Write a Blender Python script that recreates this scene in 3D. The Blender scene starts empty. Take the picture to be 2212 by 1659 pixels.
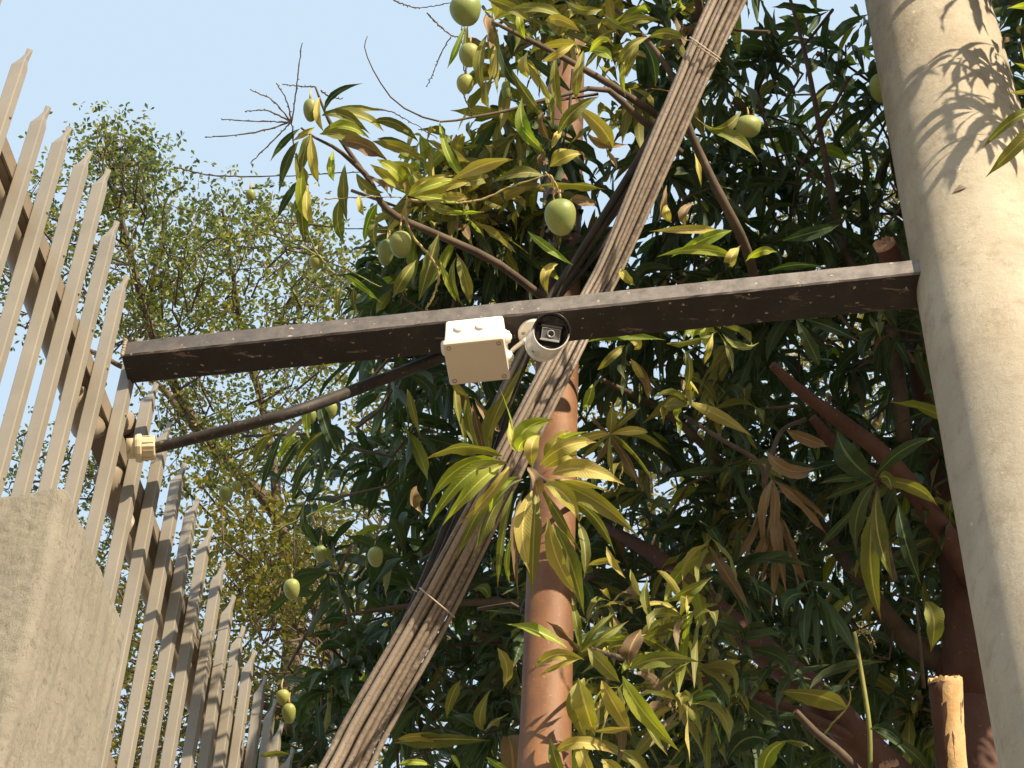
import bpy, bmesh, math, random
import numpy as np
from mathutils import Vector, Matrix

random.seed(7)
rng = np.random.default_rng(11)
C = bpy.context.scene
COL = C.collection
V = Vector

# ------------------------------------------------------------------ camera
# a long lens held tilted 54 degrees up; measurements are taken on a 2212 x 1659 view of the photo
F_PX, CX, CY = 6000.0, 1106.0, 829.5
zc = np.array([116.0, 4320.0, -6000.0]); zc /= np.linalg.norm(zc)
vd = np.array([0, 0, -1.0]); yc = vd - zc * vd.dot(zc); yc /= np.linalg.norm(yc)
xc = np.cross(yc, zc)
RW = np.array([xc, yc, zc])
EYE = np.array([0, 0, 1.6])
cam_data = bpy.data.cameras.new('camera'); cam = bpy.data.objects.new('camera', cam_data); COL.objects.link(cam)
cam.matrix_world = Matrix.Translation(V(EYE)) @ Matrix([list(r) for r in RW]).to_4x4()
cam_data.sensor_width = 36.0; cam_data.lens = F_PX / 2212.0 * 36.0
cam_data.clip_start = 0.05; cam_data.clip_end = 3000
C.camera = cam

# ------------------------------------------------------------------ light
SUN_EL, SUN_AZ = math.radians(22.5), math.radians(145)
SUNV = V((math.cos(SUN_EL) * math.sin(SUN_AZ), math.cos(SUN_EL) * math.cos(SUN_AZ), math.sin(SUN_EL)))
w = bpy.data.worlds.new('World'); C.world = w; w.use_nodes = True
nt = w.node_tree; bg = nt.nodes['Background']
sky = nt.nodes.new('ShaderNodeTexSky'); sky.sky_type = 'NISHITA'; sky.sun_disc = False
sky.sun_elevation = SUN_EL; sky.sun_rotation = SUN_AZ
sky.air_density = 1.0; sky.dust_density = 3.0; sky.ozone_density = 1.0
hz = nt.nodes.new('ShaderNodeMix'); hz.data_type = 'RGBA'; hz.inputs['Factor'].default_value = 0.70
hz.inputs['B'].default_value = (6.6, 8.25, 9.75, 1)       # even pale haze of a dusty afternoon sky
nt.links.new(sky.outputs[0], hz.inputs['A']); nt.links.new(hz.outputs['Result'], bg.inputs[0])
bg.inputs[1].default_value = 0.066
sd = bpy.data.lights.new('sun', 'SUN'); sd.energy = 5.0; sd.angle = math.radians(0.53); sd.color = (1.0, 0.85, 0.63)
so = bpy.data.objects.new('sun', sd); COL.objects.link(so)
so.rotation_euler = SUNV.to_track_quat('Z', 'Y').to_euler(); so.location = (6, -8, 14)
C.view_settings.view_transform = 'Standard'; C.view_settings.look = 'None'
C.view_settings.gamma = 1; C.view_settings.exposure = 0.98; C.view_settings.use_curve_mapping = False
C.render.engine = 'CYCLES'
C.cycles.max_bounces = 6; C.cycles.transparent_max_bounces = 4

# ------------------------------------------------------------------ geometry helpers
def ray(x, y): return RW @ np.array([(x - CX) / F_PX, -(y - CY) / F_PX, -1.0])
def P(x, y, d): return V(EYE + ray(x, y) * d)
def at_z(x, y, z): r = ray(x, y); return V(EYE + r * ((z - EYE[2]) / r[2]))
def at_y(x, y, Y): r = ray(x, y); return V(EYE + r * ((Y - EYE[1]) / r[1]))
DOWN = V((0, 0, -1)); UP = V((0, 0, 1))
TOCAM = V(-(RW @ np.array([0, 0, -1.0])))

class MB:
    def __init__(s): s.v = []; s.f = []; s.smooth = []; s.mi = []
    def add(s, vs, fs, smooth=False, mi=0):
        b = len(s.v); s.v += [tuple(p) for p in vs]
        for f in fs: s.f.append(tuple(b + i for i in f)); s.smooth.append(smooth); s.mi.append(mi)
    def box(s, o, ax, ay, az, mi=0):
        """box from corner o with edge vectors"""
        vs = [o + ax * i + ay * j + az * k for k in (0, 1) for j in (0, 1) for i in (0, 1)]
        s.add(vs, [(0, 2, 3, 1), (4, 5, 7, 6), (0, 1, 5, 4), (2, 6, 7, 3), (0, 4, 6, 2), (1, 3, 7, 5)], mi=mi)
    def tube(s, pts, rad, n=10, caps=True, smooth=True, wob=0.0, mi=0, seed=0):
        pts = [V(p) for p in pts]; rd = random.Random(seed)
        if not hasattr(rad, '__len__'): rad = [rad] * len(pts)
        T0 = (pts[1] - pts[0]).normalized()
        u = T0.orthogonal().normalized(); rings = []
        for i, p in enumerate(pts):
            T = (pts[min(i + 1, len(pts) - 1)] - pts[max(i - 1, 0)]).normalized()
            u = (u - T * u.dot(T)).normalized(); vv = T.cross(u)
            rings.append([p + (u * math.cos(a) + vv * math.sin(a)) * rad[i] * (1 + wob * rd.uniform(-1, 1))
                          for a in [2 * math.pi * k / n for k in range(n)]])
        vs = [q for r in rings for q in r]; fs = []
        for i in range(len(pts) - 1):
            for k in range(n):
                fs.append((i * n + k, i * n + (k + 1) % n, (i + 1) * n + (k + 1) % n, (i + 1) * n + k))
        s.add(vs, fs, smooth, mi)
        if caps:
            b = len(s.v) - len(vs)
            s.f.append(tuple(b + k for k in reversed(range(n)))); s.smooth.append(False); s.mi.append(mi)
            e = b + (len(pts) - 1) * n
            s.f.append(tuple(e + k for k in range(n))); s.smooth.append(False); s.mi.append(mi)
    def lathe(s, o, axis, prof, n=32, smooth=True, mi=0, a0=0.0, a1=2 * math.pi, ref=None):
        """prof = [(distance along axis, radius)]"""
        axis = V(axis).normalized(); u = axis.orthogonal().normalized() if ref is None else (ref - axis * ref.dot(axis)).normalized()
        vv = axis.cross(u); full = abs(a1 - a0 - 2 * math.pi) < 1e-6; m = n if full else n + 1
        vs = []
        for h, r in prof:
            for k in range(m):
                a = a0 + (a1 - a0) * k / n
                vs.append(o + axis * h + (u * math.cos(a) + vv * math.sin(a)) * r)
        fs = []
        for i in range(len(prof) - 1):
            for k in range(n):
                k2 = (k + 1) % m if full else k + 1
                fs.append((i * m + k, i * m + k2, (i + 1) * m + k2, (i + 1) * m + k))
        s.add(vs, fs, smooth, mi)
    def build(s, name, mats, parent=None, bevel=0, kind=None):
        me = bpy.data.meshes.new(name)
        off = V(parent_loc(parent)) if parent else V((0, 0, 0))
        me.from_pydata([tuple(V(p) - off) for p in s.v], [], s.f)
        if not isinstance(mats, (list, tuple)): mats = [mats]
        for m in mats: me.materials.append(m)
        me.polygons.foreach_set('use_smooth', s.smooth); me.polygons.foreach_set('material_index', s.mi)
        me.update()
        o = bpy.data.objects.new(name, me); COL.objects.link(o)
        if parent: o.parent = parent
        if bevel:
            b = o.modifiers.new('bevel', 'BEVEL'); b.width = bevel; b.segments = 2; b.limit_method = 'ANGLE'; b.angle_limit = 0.6
        if kind: o['kind'] = kind
        return o

def parent_loc(p):
    l = V((0, 0, 0))
    while p is not None: l += p.location; p = p.parent
    return l
def thing(name, label, cat, loc, group=None):
    o = bpy.data.objects.new(name, None); COL.objects.link(o); o.location = V(loc); o.empty_display_size = 0.05
    o['label'] = label; o['category'] = cat
    if group: o['group'] = group
    return o
def tag(o, label, cat, group=None):
    o['label'] = label; o['category'] = cat
    if group: o['group'] = group
    return o
def spline(pts, n):
    """Catmull-Rom through points of any dimension"""
    A = np.array([np.array(p, float) for p in pts]); A = np.vstack([2 * A[0] - A[1], A, 2 * A[-1] - A[-2]]); out = []
    segs = len(A) - 3
    for i in range(n + 1):
        t = i / n * segs; k = min(int(t), segs - 1); t -= k
        a, b, c, d = A[k:k + 4]
        out.append(0.5 * ((2 * b) + (c - a) * t + (2 * a - 5 * b + 4 * c - d) * t * t + (3 * b - a - 3 * c + d) * t ** 3))
    return np.array(out)

# ------------------------------------------------------------------ materials
def new_mat(name):
    m = bpy.data.materials.new(name); m.use_nodes = True
    t = m.node_tree; b = t.nodes['Principled BSDF']; return m, t, b
def nd(t, typ, **kw):
    n = t.nodes.new(typ)
    for k, v in kw.items(): setattr(n, k, v)
    return n
def ramp(t, fac, stops):
    r = nd(t, 'ShaderNodeValToRGB'); el = r.color_ramp.elements
    while len(el) < len(stops): el.new(0.5)
    for e, (p, c) in zip(el, stops): e.position = p; e.color = (*c, 1)
    t.links.new(fac, r.inputs[0]); return r.outputs[0]
def noise(t, scale, detail=4, rough=0.6, vec=None, stretch=None):
    n = nd(t, 'ShaderNodeTexNoise'); n.inputs['Scale'].default_value = scale; n.inputs['Detail'].default_value = detail
    n.inputs['Roughness'].default_value = rough
    if vec is None:
        tc = nd(t, 'ShaderNodeTexCoord'); vec = tc.outputs['Object']
    if stretch:
        mp = nd(t, 'ShaderNodeMapping'); mp.inputs['Scale'].default_value = stretch; t.links.new(vec, mp.inputs[0]); vec = mp.outputs[0]
    t.links.new(vec, n.inputs[0]); return n.outputs[0]
def mixc(t, fac, a, b, mode='MIX'):
    m = nd(t, 'ShaderNodeMix', data_type='RGBA', blend_type=mode)
    for s, v in (('Factor', fac), ('A', a), ('B', b)):
        if isinstance(v, (int, float)): m.inputs[s].default_value = v
        elif isinstance(v, tuple): m.inputs[s].default_value = (*v, 1)
        else: t.links.new(v, m.inputs[s])
    return m.outputs['Result']
def bump(t, b, h, strength=0.3, dist=0.01):
    n = nd(t, 'ShaderNodeBump'); n.inputs['Strength'].default_value = strength; n.inputs['Distance'].default_value = dist
    t.links.new(h, n.inputs['Height']); t.links.new(n.outputs[0], b.inputs['Normal'])
def surf(name, c1, c2, scale=8, rough=0.6, specks=None, bumps=(60, 0.2, 0.004), stretch=None, spec=0.3):
    m, t, b = new_mat(name)
    n = noise(t, scale, 5, 0.65, stretch=stretch)
    col = ramp(t, n, [(0.32, c1), (0.68, c2)])
    if specks:
        sc, thr, c = specks
        s2 = noise(t, sc, 3, 0.5); k = ramp(t, s2, [(thr, (0, 0, 0)), (min(thr + 0.04, 1), (1, 1, 1))])
        col = mixc(t, k, col, c)
    t.links.new(col, b.inputs['Base Color']); b.inputs['Roughness'].default_value = rough
    b.inputs['Specular IOR Level'].default_value = spec
    if bumps: bump(t, b, noise(t, bumps[0], 6, 0.7, stretch=stretch), bumps[1], bumps[2])
    return m

def leaf_material(name, cols, under, transl=0.22, rough=0.60, vein=(0.16, 0.16, 0.06), brown=0.15, spec=0.25):
    m, t, b = new_mat(name)
    geo = nd(t, 'ShaderNodeNewGeometry'); oi = nd(t, 'ShaderNodeObjectInfo')
    ad = nd(t, 'ShaderNodeMath', operation='ADD'); t.links.new(geo.outputs['Random Per Island'], ad.inputs[0]); t.links.new(oi.outputs['Random'], ad.inputs[1])
    fr = nd(t, 'ShaderNodeMath', operation='FRACT'); t.links.new(ad.outputs[0], fr.inputs[0])
    n = len(cols); col = ramp(t, fr.outputs[0], [((i + 0.5) / n, c) for i, c in enumerate(cols)])
    # blotches of dust and age
    bl = noise(t, 28, 4, 0.6); col = mixc(t, ramp(t, bl, [(0.40, (0, 0, 0)), (0.75, (1, 1, 1))]), col, mixc(t, 0.5, col, vein))
    uv = nd(t, 'ShaderNodeUVMap'); uv.uv_map = 'UVMap'
    sp = nd(t, 'ShaderNodeSeparateXYZ'); t.links.new(uv.outputs[0], sp.inputs[0])
    # x: -> distance from the midrib, y: along the blade
    ax = nd(t, 'ShaderNodeMath', operation='SUBTRACT'); t.links.new(sp.outputs[0], ax.inputs[0]); ax.inputs[1].default_value = 0.5
    ab = nd(t, 'ShaderNodeMath', operation='ABSOLUTE'); t.links.new(ax.outputs[0], ab.inputs[0])
    mid = ramp(t, ab.outputs[0], [(0.025, (1, 1, 1)), (0.065, (0, 0, 0))])
    # side veins: slanted stripes
    m1 = nd(t, 'ShaderNodeMath', operation='MULTIPLY_ADD'); t.links.new(ab.outputs[0], m1.inputs[0]); m1.inputs[1].default_value = -0.22
    t.links.new(sp.outputs[1], m1.inputs[2])
    m2 = nd(t, 'ShaderNodeMath', operation='MULTIPLY'); t.links.new(m1.outputs[0], m2.inputs[0]); m2.inputs[1].default_value = 130
    m3 = nd(t, 'ShaderNodeMath', operation='SINE'); t.links.new(m2.outputs[0], m3.inputs[0])
    sv = ramp(t, m3.outputs[0], [(0.80, (0, 0, 0)), (1.0, (0.28, 0.28, 0.28))])
    col = mixc(t, sv, col, vein); col = mixc(t, mid, col, tuple(min(1, x * 1.5) for x in vein))
    # brown tip and margin on some leaves
    sub = nd(t, 'ShaderNodeMath', operation='MULTIPLY_ADD'); t.links.new(bl, sub.inputs[0]); sub.inputs[1].default_value = 0.5; t.links.new(sp.outputs[1], sub.inputs[2])
    tip = ramp(t, sub.outputs[0], [(0.99, (0, 0, 0)), (1.0, (brown * 4, brown * 4, brown * 4))])
    sub2 = nd(t, 'ShaderNodeMath', operation='SUBTRACT'); t.links.new(sub.outputs[0], sub2.inputs[0]); sub2.inputs[1].default_value = 0.16
    tip = ramp(t, sub2.outputs[0], [(0.98, (0, 0, 0)), (1.0, (min(1, brown * 4),) * 3)])
    col = mixc(t, tip, col, (0.13, 0.075, 0.03))
    # small holes of insects/dust specks
    spk = ramp(t, noise(t, 260, 2, 0.5), [(0.70, (0, 0, 0)), (0.76, (0.6, 0.6, 0.6))]); col = mixc(t, spk, col, (0.05, 0.035, 0.015))
    colu = mixc(t, 0.45, col, under)
    full = mixc(t, geo.outputs['Backfacing'], col, colu)
    t.links.new(full, b.inputs['Base Color']); b.inputs['Roughness'].default_value = rough; b.inputs['Specular IOR Level'].default_value = spec
    bump(t, b, m3.outputs[0], 0.12, 0.0010)
    tr = nd(t, 'ShaderNodeBsdfTranslucent'); tc = mixc(t, 1.0, full, (1.9, 2.1, 0.55), 'MULTIPLY'); t.links.new(tc, tr.inputs[0])
    mx = nd(t, 'ShaderNodeMixShader'); mx.inputs[0].default_value = transl
    out = t.nodes['Material Output']; t.links.new(b.outputs[0], mx.inputs[1]); t.links.new(tr.outputs[0], mx.inputs[2]); t.links.new(mx.outputs[0], out.inputs[0])
    return m

M_GREEN = leaf_material('leaf_shaded_green', [(0.014, 0.033, 0.017), (0.022, 0.047, 0.022), (0.036, 0.062, 0.026), (0.052, 0.070, 0.028)], (0.055, 0.085, 0.048), 0.18, vein=(0.09, 0.12, 0.05))
M_OLIVE = leaf_material('leaf_sunlit_dusty_olive', [(0.085, 0.11, 0.022), (0.14, 0.155, 0.030), (0.19, 0.18, 0.04), (0.12, 0.155, 0.026)], (0.18, 0.175, 0.06), 0.16, vein=(0.25, 0.21, 0.08))
M_FRESH = leaf_material('leaf_fresh_green', [(0.17, 0.22, 0.02), (0.26, 0.28, 0.03), (0.12, 0.20, 0.02)], (0.24, 0.26, 0.06), 0.30, vein=(0.36, 0.36, 0.10), brown=0.03)
M_GOLD = leaf_material('leaf_sunlit_dusty_gold', [(0.29, 0.26, 0.05), (0.35, 0.30, 0.075), (0.27, 0.27, 0.04)], (0.33, 0.29, 0.095), 0.14, vein=(0.42, 0.33, 0.13))
M_DRY = leaf_material('leaf_dry_brown', [(0.17, 0.125, 0.078), (0.23, 0.175, 0.11), (0.12, 0.088, 0.056)], (0.15, 0.115, 0.075), 0.08, rough=0.75, vein=(0.24, 0.15, 0.07), brown=0.02)
LEAFM = [M_GREEN, M_OLIVE, M_FRESH, M_GOLD, M_DRY]  # leaf colours carry the light: dark green for shade, olive and gold for sun
GRE, OLI, FRE, GOL, DRY = range(5)

def tiny_leaf_material(name, cols, transl=0.3):
    m, t, b = new_mat(name)
    geo = nd(t, 'ShaderNodeNewGeometry')
    n = len(cols); col = ramp(t, geo.outputs['Random Per Island'], [((i + 0.5) / n, c) for i, c in enumerate(cols)])
    big = noise(t, 1.4, 3, 0.5); col = mixc(t, ramp(t, big, [(0.38, (0, 0, 0)), (0.62, (1, 1, 1))]), col, mixc(t, 1.0, col, (1.35, 1.15, 0.6), 'MULTIPLY'))
    t.links.new(col, b.inputs['Base Color']); b.inputs['Roughness'].default_value = 0.5; b.inputs['Specular IOR Level'].default_value = 0.3
    tr = nd(t, 'ShaderNodeBsdfTranslucent'); t.links.new(mixc(t, 1.0, col, (1.3, 1.5, 0.7), 'MULTIPLY'), tr.inputs[0])
    mx = nd(t, 'ShaderNodeMixShader'); mx.inputs[0].default_value = transl
    out = t.nodes['Material Output']; t.links.new(b.outputs[0], mx.inputs[1]); t.links.new(tr.outputs[0], mx.inputs[2]); t.links.new(mx.outputs[0], out.inputs[0])
    return m
M_TINY = tiny_leaf_material('small_leaf_blue_green', [(0.07, 0.10, 0.075), (0.095, 0.13, 0.09), (0.15, 0.18, 0.08), (0.23, 0.24, 0.075)])
M_TINYG = tiny_leaf_material('small_leaf_golden', [(0.10, 0.115, 0.04), (0.16, 0.15, 0.045), (0.24, 0.20, 0.065), (0.10, 0.125, 0.045)])

M_PICKET = surf('powder_coated_steel_beige', (0.188, 0.168, 0.137), (0.235, 0.210, 0.170), 5, 0.38, (160, 0.70, (0.16, 0.12, 0.08)), (200, 0.12, 0.001), spec=0.4)
M_RAIL = surf('rail_steel_beige', (0.145, 0.118, 0.088), (0.185, 0.15, 0.11), 6, 0.5, (90, 0.66, (0.10, 0.065, 0.04)), (120, 0.2, 0.001))
M_BOLT = surf('bolt_steel', (0.20, 0.16, 0.115), (0.28, 0.22, 0.16), 30, 0.4)
M_PVC = surf('cream_pvc', (0.50, 0.42, 0.28), (0.56, 0.47, 0.31), 9, 0.4, (70, 0.66, (0.36, 0.28, 0.18)), None)
M_PAINTED = surf('beige_painted_pipe', (0.22, 0.18, 0.13), (0.28, 0.225, 0.165), 7, 0.4, (70, 0.68, (0.15, 0.12, 0.09)), None)
M_BLACKPIPE = surf('dusty_black_conduit', (0.016, 0.013, 0.012), (0.05, 0.041, 0.033), 30, 0.6, (120, 0.66, (0.15, 0.125, 0.10)), (90, 0.3, 0.001))
M_STUCCO = None
M_CUT = surf('freshly_cut_wood', (0.42, 0.25, 0.10), (0.58, 0.39, 0.20), 26, 0.8, None, (70, 0.8, 0.004), stretch=(1, 1, 0.2))
M_BARK = surf('mango_bark_red_brown', (0.060, 0.028, 0.021), (0.105, 0.052, 0.036), 14, 0.75, (110, 0.68, (0.18, 0.11, 0.075)), (40, 0.5, 0.004), stretch=(1, 1, 0.5))
M_DBARK = surf('dark_twig_bark', (0.05, 0.036, 0.028), (0.13, 0.095, 0.065), 16, 0.8, None, (60, 0.4, 0.002))
M_TWIG = surf('pale_twig', (0.30, 0.23, 0.09), (0.40, 0.31, 0.14), 20, 0.7, None, (90, 0.4, 0.001))
M_GTWIG = surf('green_stalk', (0.14, 0.15, 0.04), (0.24, 0.23, 0.06), 14, 0.6, None, (90, 0.3, 0.001))
M_WHITE = surf('white_plastic', (0.74, 0.70, 0.64), (0.79, 0.75, 0.69), 5, 0.35, (210, 0.74, (0.60, 0.55, 0.47)), None, spec=0.45)
M_LID = surf('off_white_lid_plastic', (0.62, 0.52, 0.43), (0.66, 0.56, 0.465), 6, 0.4, None, (300, 0.06, 0.0006), spec=0.4)
M_CAMW = surf('camera_white_enamel', (0.70, 0.67, 0.60), (0.75, 0.71, 0.64), 6, 0.32, (150, 0.72, (0.5, 0.45, 0.36)), None, spec=0.5)
M_BLK = surf('black_plastic', (0.008, 0.007, 0.008), (0.013, 0.012, 0.012), 6, 0.22, None, None, spec=0.5)
M_GREY = surf('grey_lens_frame', (0.10, 0.10, 0.10), (0.13, 0.13, 0.13), 6, 0.35, None, None, spec=0.5)
M_LGREY = surf('light_grey_edge', (0.28, 0.28, 0.29), (0.34, 0.34, 0.35), 6, 0.3, None, None, spec=0.6)
M_SCREW = surf('dull_screw', (0.16, 0.12, 0.09), (0.24, 0.18, 0.13), 40, 0.4, None, None)
M_WIRE = surf('grey_tie_wire', (0.34, 0.28, 0.22), (0.46, 0.39, 0.31), 20, 0.5, None, None)
def cable_mat():
    m, t, b = new_mat('dusty_brown_cable'); oi = nd(t, 'ShaderNodeObjectInfo')
    base = ramp(t, oi.outputs['Random'], [(0.0, (0.105, 0.078, 0.062)), (0.35, (0.17, 0.132, 0.105)), (0.7, (0.22, 0.175, 0.14)), (1.0, (0.28, 0.23, 0.185))])
    n = noise(t, 90, 5, 0.7); col = mixc(t, ramp(t, n, [(0.42, (0, 0, 0)), (0.66, (.8, .8, .8))]), base, (0.31, 0.25, 0.19))
    n = noise(t, 240, 4, 0.7); col = mixc(t, ramp(t, n, [(0.58, (0, 0, 0)), (0.66, (.8, .8, .8))]), col, (0.06, 0.042, 0.032))
    t.links.new(col, b.inputs['Base Color']); b.inputs['Roughness'].default_value = 0.42; b.inputs['Specular IOR Level'].default_value = 0.5
    bump(t, b, noise(t, 200, 5, 0.7), 0.5, 0.0015); return m
M_CABLE = cable_mat()
M_DCABLE = surf('black_cable', (0.022, 0.019, 0.017), (0.055, 0.045, 0.036), 20, 0.6, (150, 0.70, (0.12, 0.10, 0.08)), (70, 0.3, 0.002))
M_MANGO = None

def mango_mat():
    m, t, b = new_mat('mango_skin')
    oi = nd(t, 'ShaderNodeObjectInfo')
    base = ramp(t, oi.outputs['Random'], [(0.0, (0.12, 0.18, 0.045)), (0.5, (0.19, 0.25, 0.055)), (1.0, (0.27, 0.30, 0.07))])
    n = noise(t, 22, 4, 0.6); col = mixc(t, ramp(t, n, [(0.42, (0, 0, 0)), (0.70, (.6, .6, .6))]), base, (0.30, 0.29, 0.12))
    k2 = noise(t, 9, 3, 0.5); col = mixc(t, ramp(t, k2, [(0.45, (0, 0, 0)), (0.65, (.6, .6, .6))]), col, (0.30, 0.27, 0.06))
    sc2 = ramp(t, noise(t, 60, 4, 0.6), [(0.68, (0, 0, 0)), (0.71, (.8, .8, .8))]); col = mixc(t, sc2, col, (0.10, 0.08, 0.03))
    s = ramp(t, noise(t, 240, 2, 0.5), [(0.66, (0, 0, 0)), (0.72, (0.7, 0.7, 0.7))]); col = mixc(t, s, col, (0.38, 0.36, 0.20))
    t.links.new(col, b.inputs['Base Color']); b.inputs['Roughness'].default_value = 0.5
    b.inputs['Subsurface Weight'].default_value = 0.08; b.inputs['Subsurface Radius'].default_value = (0.01, 0.01, 0.004)
    bump(t, b, noise(t, 120, 3, 0.5), 0.12, 0.001); return m
M_MANGO = mango_mat()

def beam_mat():
    m, t, b = new_mat('beam_dark_paint')
    tc = nd(t, 'ShaderNodeTexCoord'); sp = nd(t, 'ShaderNodeSeparateXYZ'); t.links.new(tc.outputs['Object'], sp.inputs[0])
    n = noise(t, 16, 7, 0.75); col = ramp(t, n, [(0.30, (0.006, 0.004, 0.004)), (0.52, (0.013, 0.009, 0.008)), (0.70, (0.036, 0.022, 0.017))])
    # dust on the weathered front, thicker toward the pole; also paints in its sunlight
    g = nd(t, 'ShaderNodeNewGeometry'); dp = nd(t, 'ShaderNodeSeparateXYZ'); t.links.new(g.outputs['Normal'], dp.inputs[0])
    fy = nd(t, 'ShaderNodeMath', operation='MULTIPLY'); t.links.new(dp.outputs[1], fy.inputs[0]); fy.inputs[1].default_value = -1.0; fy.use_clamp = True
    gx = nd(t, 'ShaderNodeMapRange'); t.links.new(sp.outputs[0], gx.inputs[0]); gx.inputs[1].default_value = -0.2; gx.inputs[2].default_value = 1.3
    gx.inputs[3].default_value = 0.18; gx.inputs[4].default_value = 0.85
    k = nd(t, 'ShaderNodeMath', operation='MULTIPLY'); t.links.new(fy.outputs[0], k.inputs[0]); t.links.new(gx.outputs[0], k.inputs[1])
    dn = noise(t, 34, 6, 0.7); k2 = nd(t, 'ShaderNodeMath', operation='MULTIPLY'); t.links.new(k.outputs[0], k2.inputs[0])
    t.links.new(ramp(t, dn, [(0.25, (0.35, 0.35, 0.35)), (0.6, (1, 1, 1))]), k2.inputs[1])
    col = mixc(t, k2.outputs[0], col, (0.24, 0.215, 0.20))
    # bird lime and paint spots, scratches
    s = ramp(t, noise(t, 85, 2, 0.5), [(0.685, (0, 0, 0)), (0.72, (1, 1, 1))]); col = mixc(t, s, col, (0.34, 0.28, 0.22))
    sc = ramp(t, noise(t, 50, 5, 0.7, stretch=(0.25, 1, 1.4)), [(0.60, (0, 0, 0)), (0.63, (0.7, 0.7, 0.7))]); col = mixc(t, sc, col, (0.17, 0.125, 0.10))
    t.links.new(col, b.inputs['Base Color']); b.inputs['Roughness'].default_value = 0.55
    bump(t, b, noise(t, 60, 8, 0.75), 0.6, 0.002); return m
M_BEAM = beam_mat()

def pole_mat():
    m, t, b = new_mat('weathered_concrete')
    n = noise(t, 3.2, 7, 0.7); col = ramp(t, n, [(0.32, (0.25, 0.195, 0.13)), (0.45, (0.38, 0.32, 0.23)), (0.60, (0.47, 0.41, 0.31)), (0.72, (0.52, 0.46, 0.36))])
    st = noise(t, 9, 6, 0.7, stretch=(1, 1, 0.22)); col = mixc(t, ramp(t, st, [(0.48, (0, 0, 0)), (0.68, (0.8, 0.8, 0.8))]), col, (0.27, 0.21, 0.135))
    pits = ramp(t, noise(t, 120, 3, 0.6), [(0.68, (0, 0, 0)), (0.73, (1, 1, 1))]); col = mixc(t, pits, col, (0.20, 0.16, 0.11))
    sm = noise(t, 1.3, 5, 0.65, stretch=(1, 1, .35)); col = mixc(t, ramp(t, sm, [(0.42, (0, 0, 0)), (0.62, (.75, .75, .75))]), col, (0.33, 0.305, 0.25))
    wn = noise(t, 16, 8, 0.8); col = mixc(t, ramp(t, wn, [(0.52, (0, 0, 0)), (0.64, (.55, .55, .55))]), col, (0.24, 0.19, 0.13))
    pt2 = ramp(t, noise(t, 30, 3, 0.6), [(0.70, (0, 0, 0)), (0.74, (0.7, 0.7, 0.7))]); col = mixc(t, pt2, col, (0.62, 0.58, 0.50))
    t.links.new(col, b.inputs['Base Color']); b.inputs['Roughness'].default_value = 0.85
    bump(t, b, noise(t, 45, 9, 0.8), 0.7, 0.006); return m
M_POLE = pole_mat()

def stucco_mat():
    m, t, b = new_mat('rough_cement_plaster')
    n = noise(t, 7, 6, 0.7); col = ramp(t, n, [(0.3, (0.25, 0.225, 0.178)), (0.7, (0.34, 0.308, 0.248))])
    pits = ramp(t, noise(t, 150, 4, 0.65, stretch=(1, 1, 0.6)), [(0.58, (0, 0, 0)), (0.66, (.75, .75, .75))]); col = mixc(t, pits, col, (0.17, 0.14, 0.10))
    stn = noise(t, 4, 5, 0.6, stretch=(1, 1, .3)); col = mixc(t, ramp(t, stn, [(0.45, (0, 0, 0)), (0.7, (.7, .7, .7))]), col, (0.24, 0.22, 0.165))
    t.links.new(col, b.inputs['Base Color']); b.inputs['Roughness'].default_value = 0.95
    a1 = noise(t, 85, 8, 0.8, stretch=(1, 1, 0.12)); a2 = noise(t, 120, 6, 0.85)
    ad = nd(t, 'ShaderNodeMath', operation='ADD'); t.links.new(a1, ad.inputs[0]); t.links.new(a2, ad.inputs[1])
    bump(t, b, ad.outputs[0], 1.0, 0.006); return m
M_STUCCO = stucco_mat()

def rust_pole_mat():
    m, t, b = new_mat('rusty_red_oxide_paint')
    n = noise(t, 8, 7, 0.7, stretch=(1, 1, 0.5)); col = ramp(t, n, [(0.3, (0.085, 0.038, 0.020)), (0.5, (0.15, 0.066, 0.028)), (0.68, (0.22, 0.105, 0.040))])
    s = ramp(t, noise(t, 150, 3, 0.55), [(0.64, (0, 0, 0)), (0.70, (0.5, 0.5, 0.5))]); col = mixc(t, s, col, (0.34, 0.18, 0.075))
    s = ramp(t, noise(t, 70, 3, 0.55), [(0.72, (0, 0, 0)), (0.74, (0.8, 0.8, 0.8))]); col = mixc(t, s, col, (0.42, 0.28, 0.16))
    t.links.new(col, b.inputs['Base Color']); b.inputs['Roughness'].default_value = 0.6
    bump(t, b, noise(t, 90, 7, 0.7), 0.35, 0.002); return m
M_RUST = rust_pole_mat()

# ------------------------------------------------------------------ fence frame of reference
RD = V((0.24742661, 0.96890664, 0.0)); FN = V((RD.y, -RD.x, 0.0))      # along the fence; out of it toward the beam
F0 = P(262, 768, 5.1338550647958)
def fence_pt(x, y, off=0.0):
    q = V(ray(x, y)); e = V(EYE); o = F0 + FN * off
    return e + q * (FN.dot(o - e) / FN.dot(q))
def fs(s, z, off=0.0): return V((F0.x, F0.y, 0)) + RD * s + FN * off + V((0, 0, z))

# ------------------------------------------------------------------ ground, wall, pillar
mb = MB(); mb.add([(-400, -400, 0), (400, -400, 0), (400, 400, 0), (-400, 400, 0)], [(0, 1, 2, 3)])
M_GROUND = surf('dusty_ground', (0.24, 0.185, 0.135), (0.32, 0.255, 0.19), 0.8, 0.95, None, (20, 0.4, 0.02))
g = mb.build('ground', M_GROUND); g['kind'] = 'structure'

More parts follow.
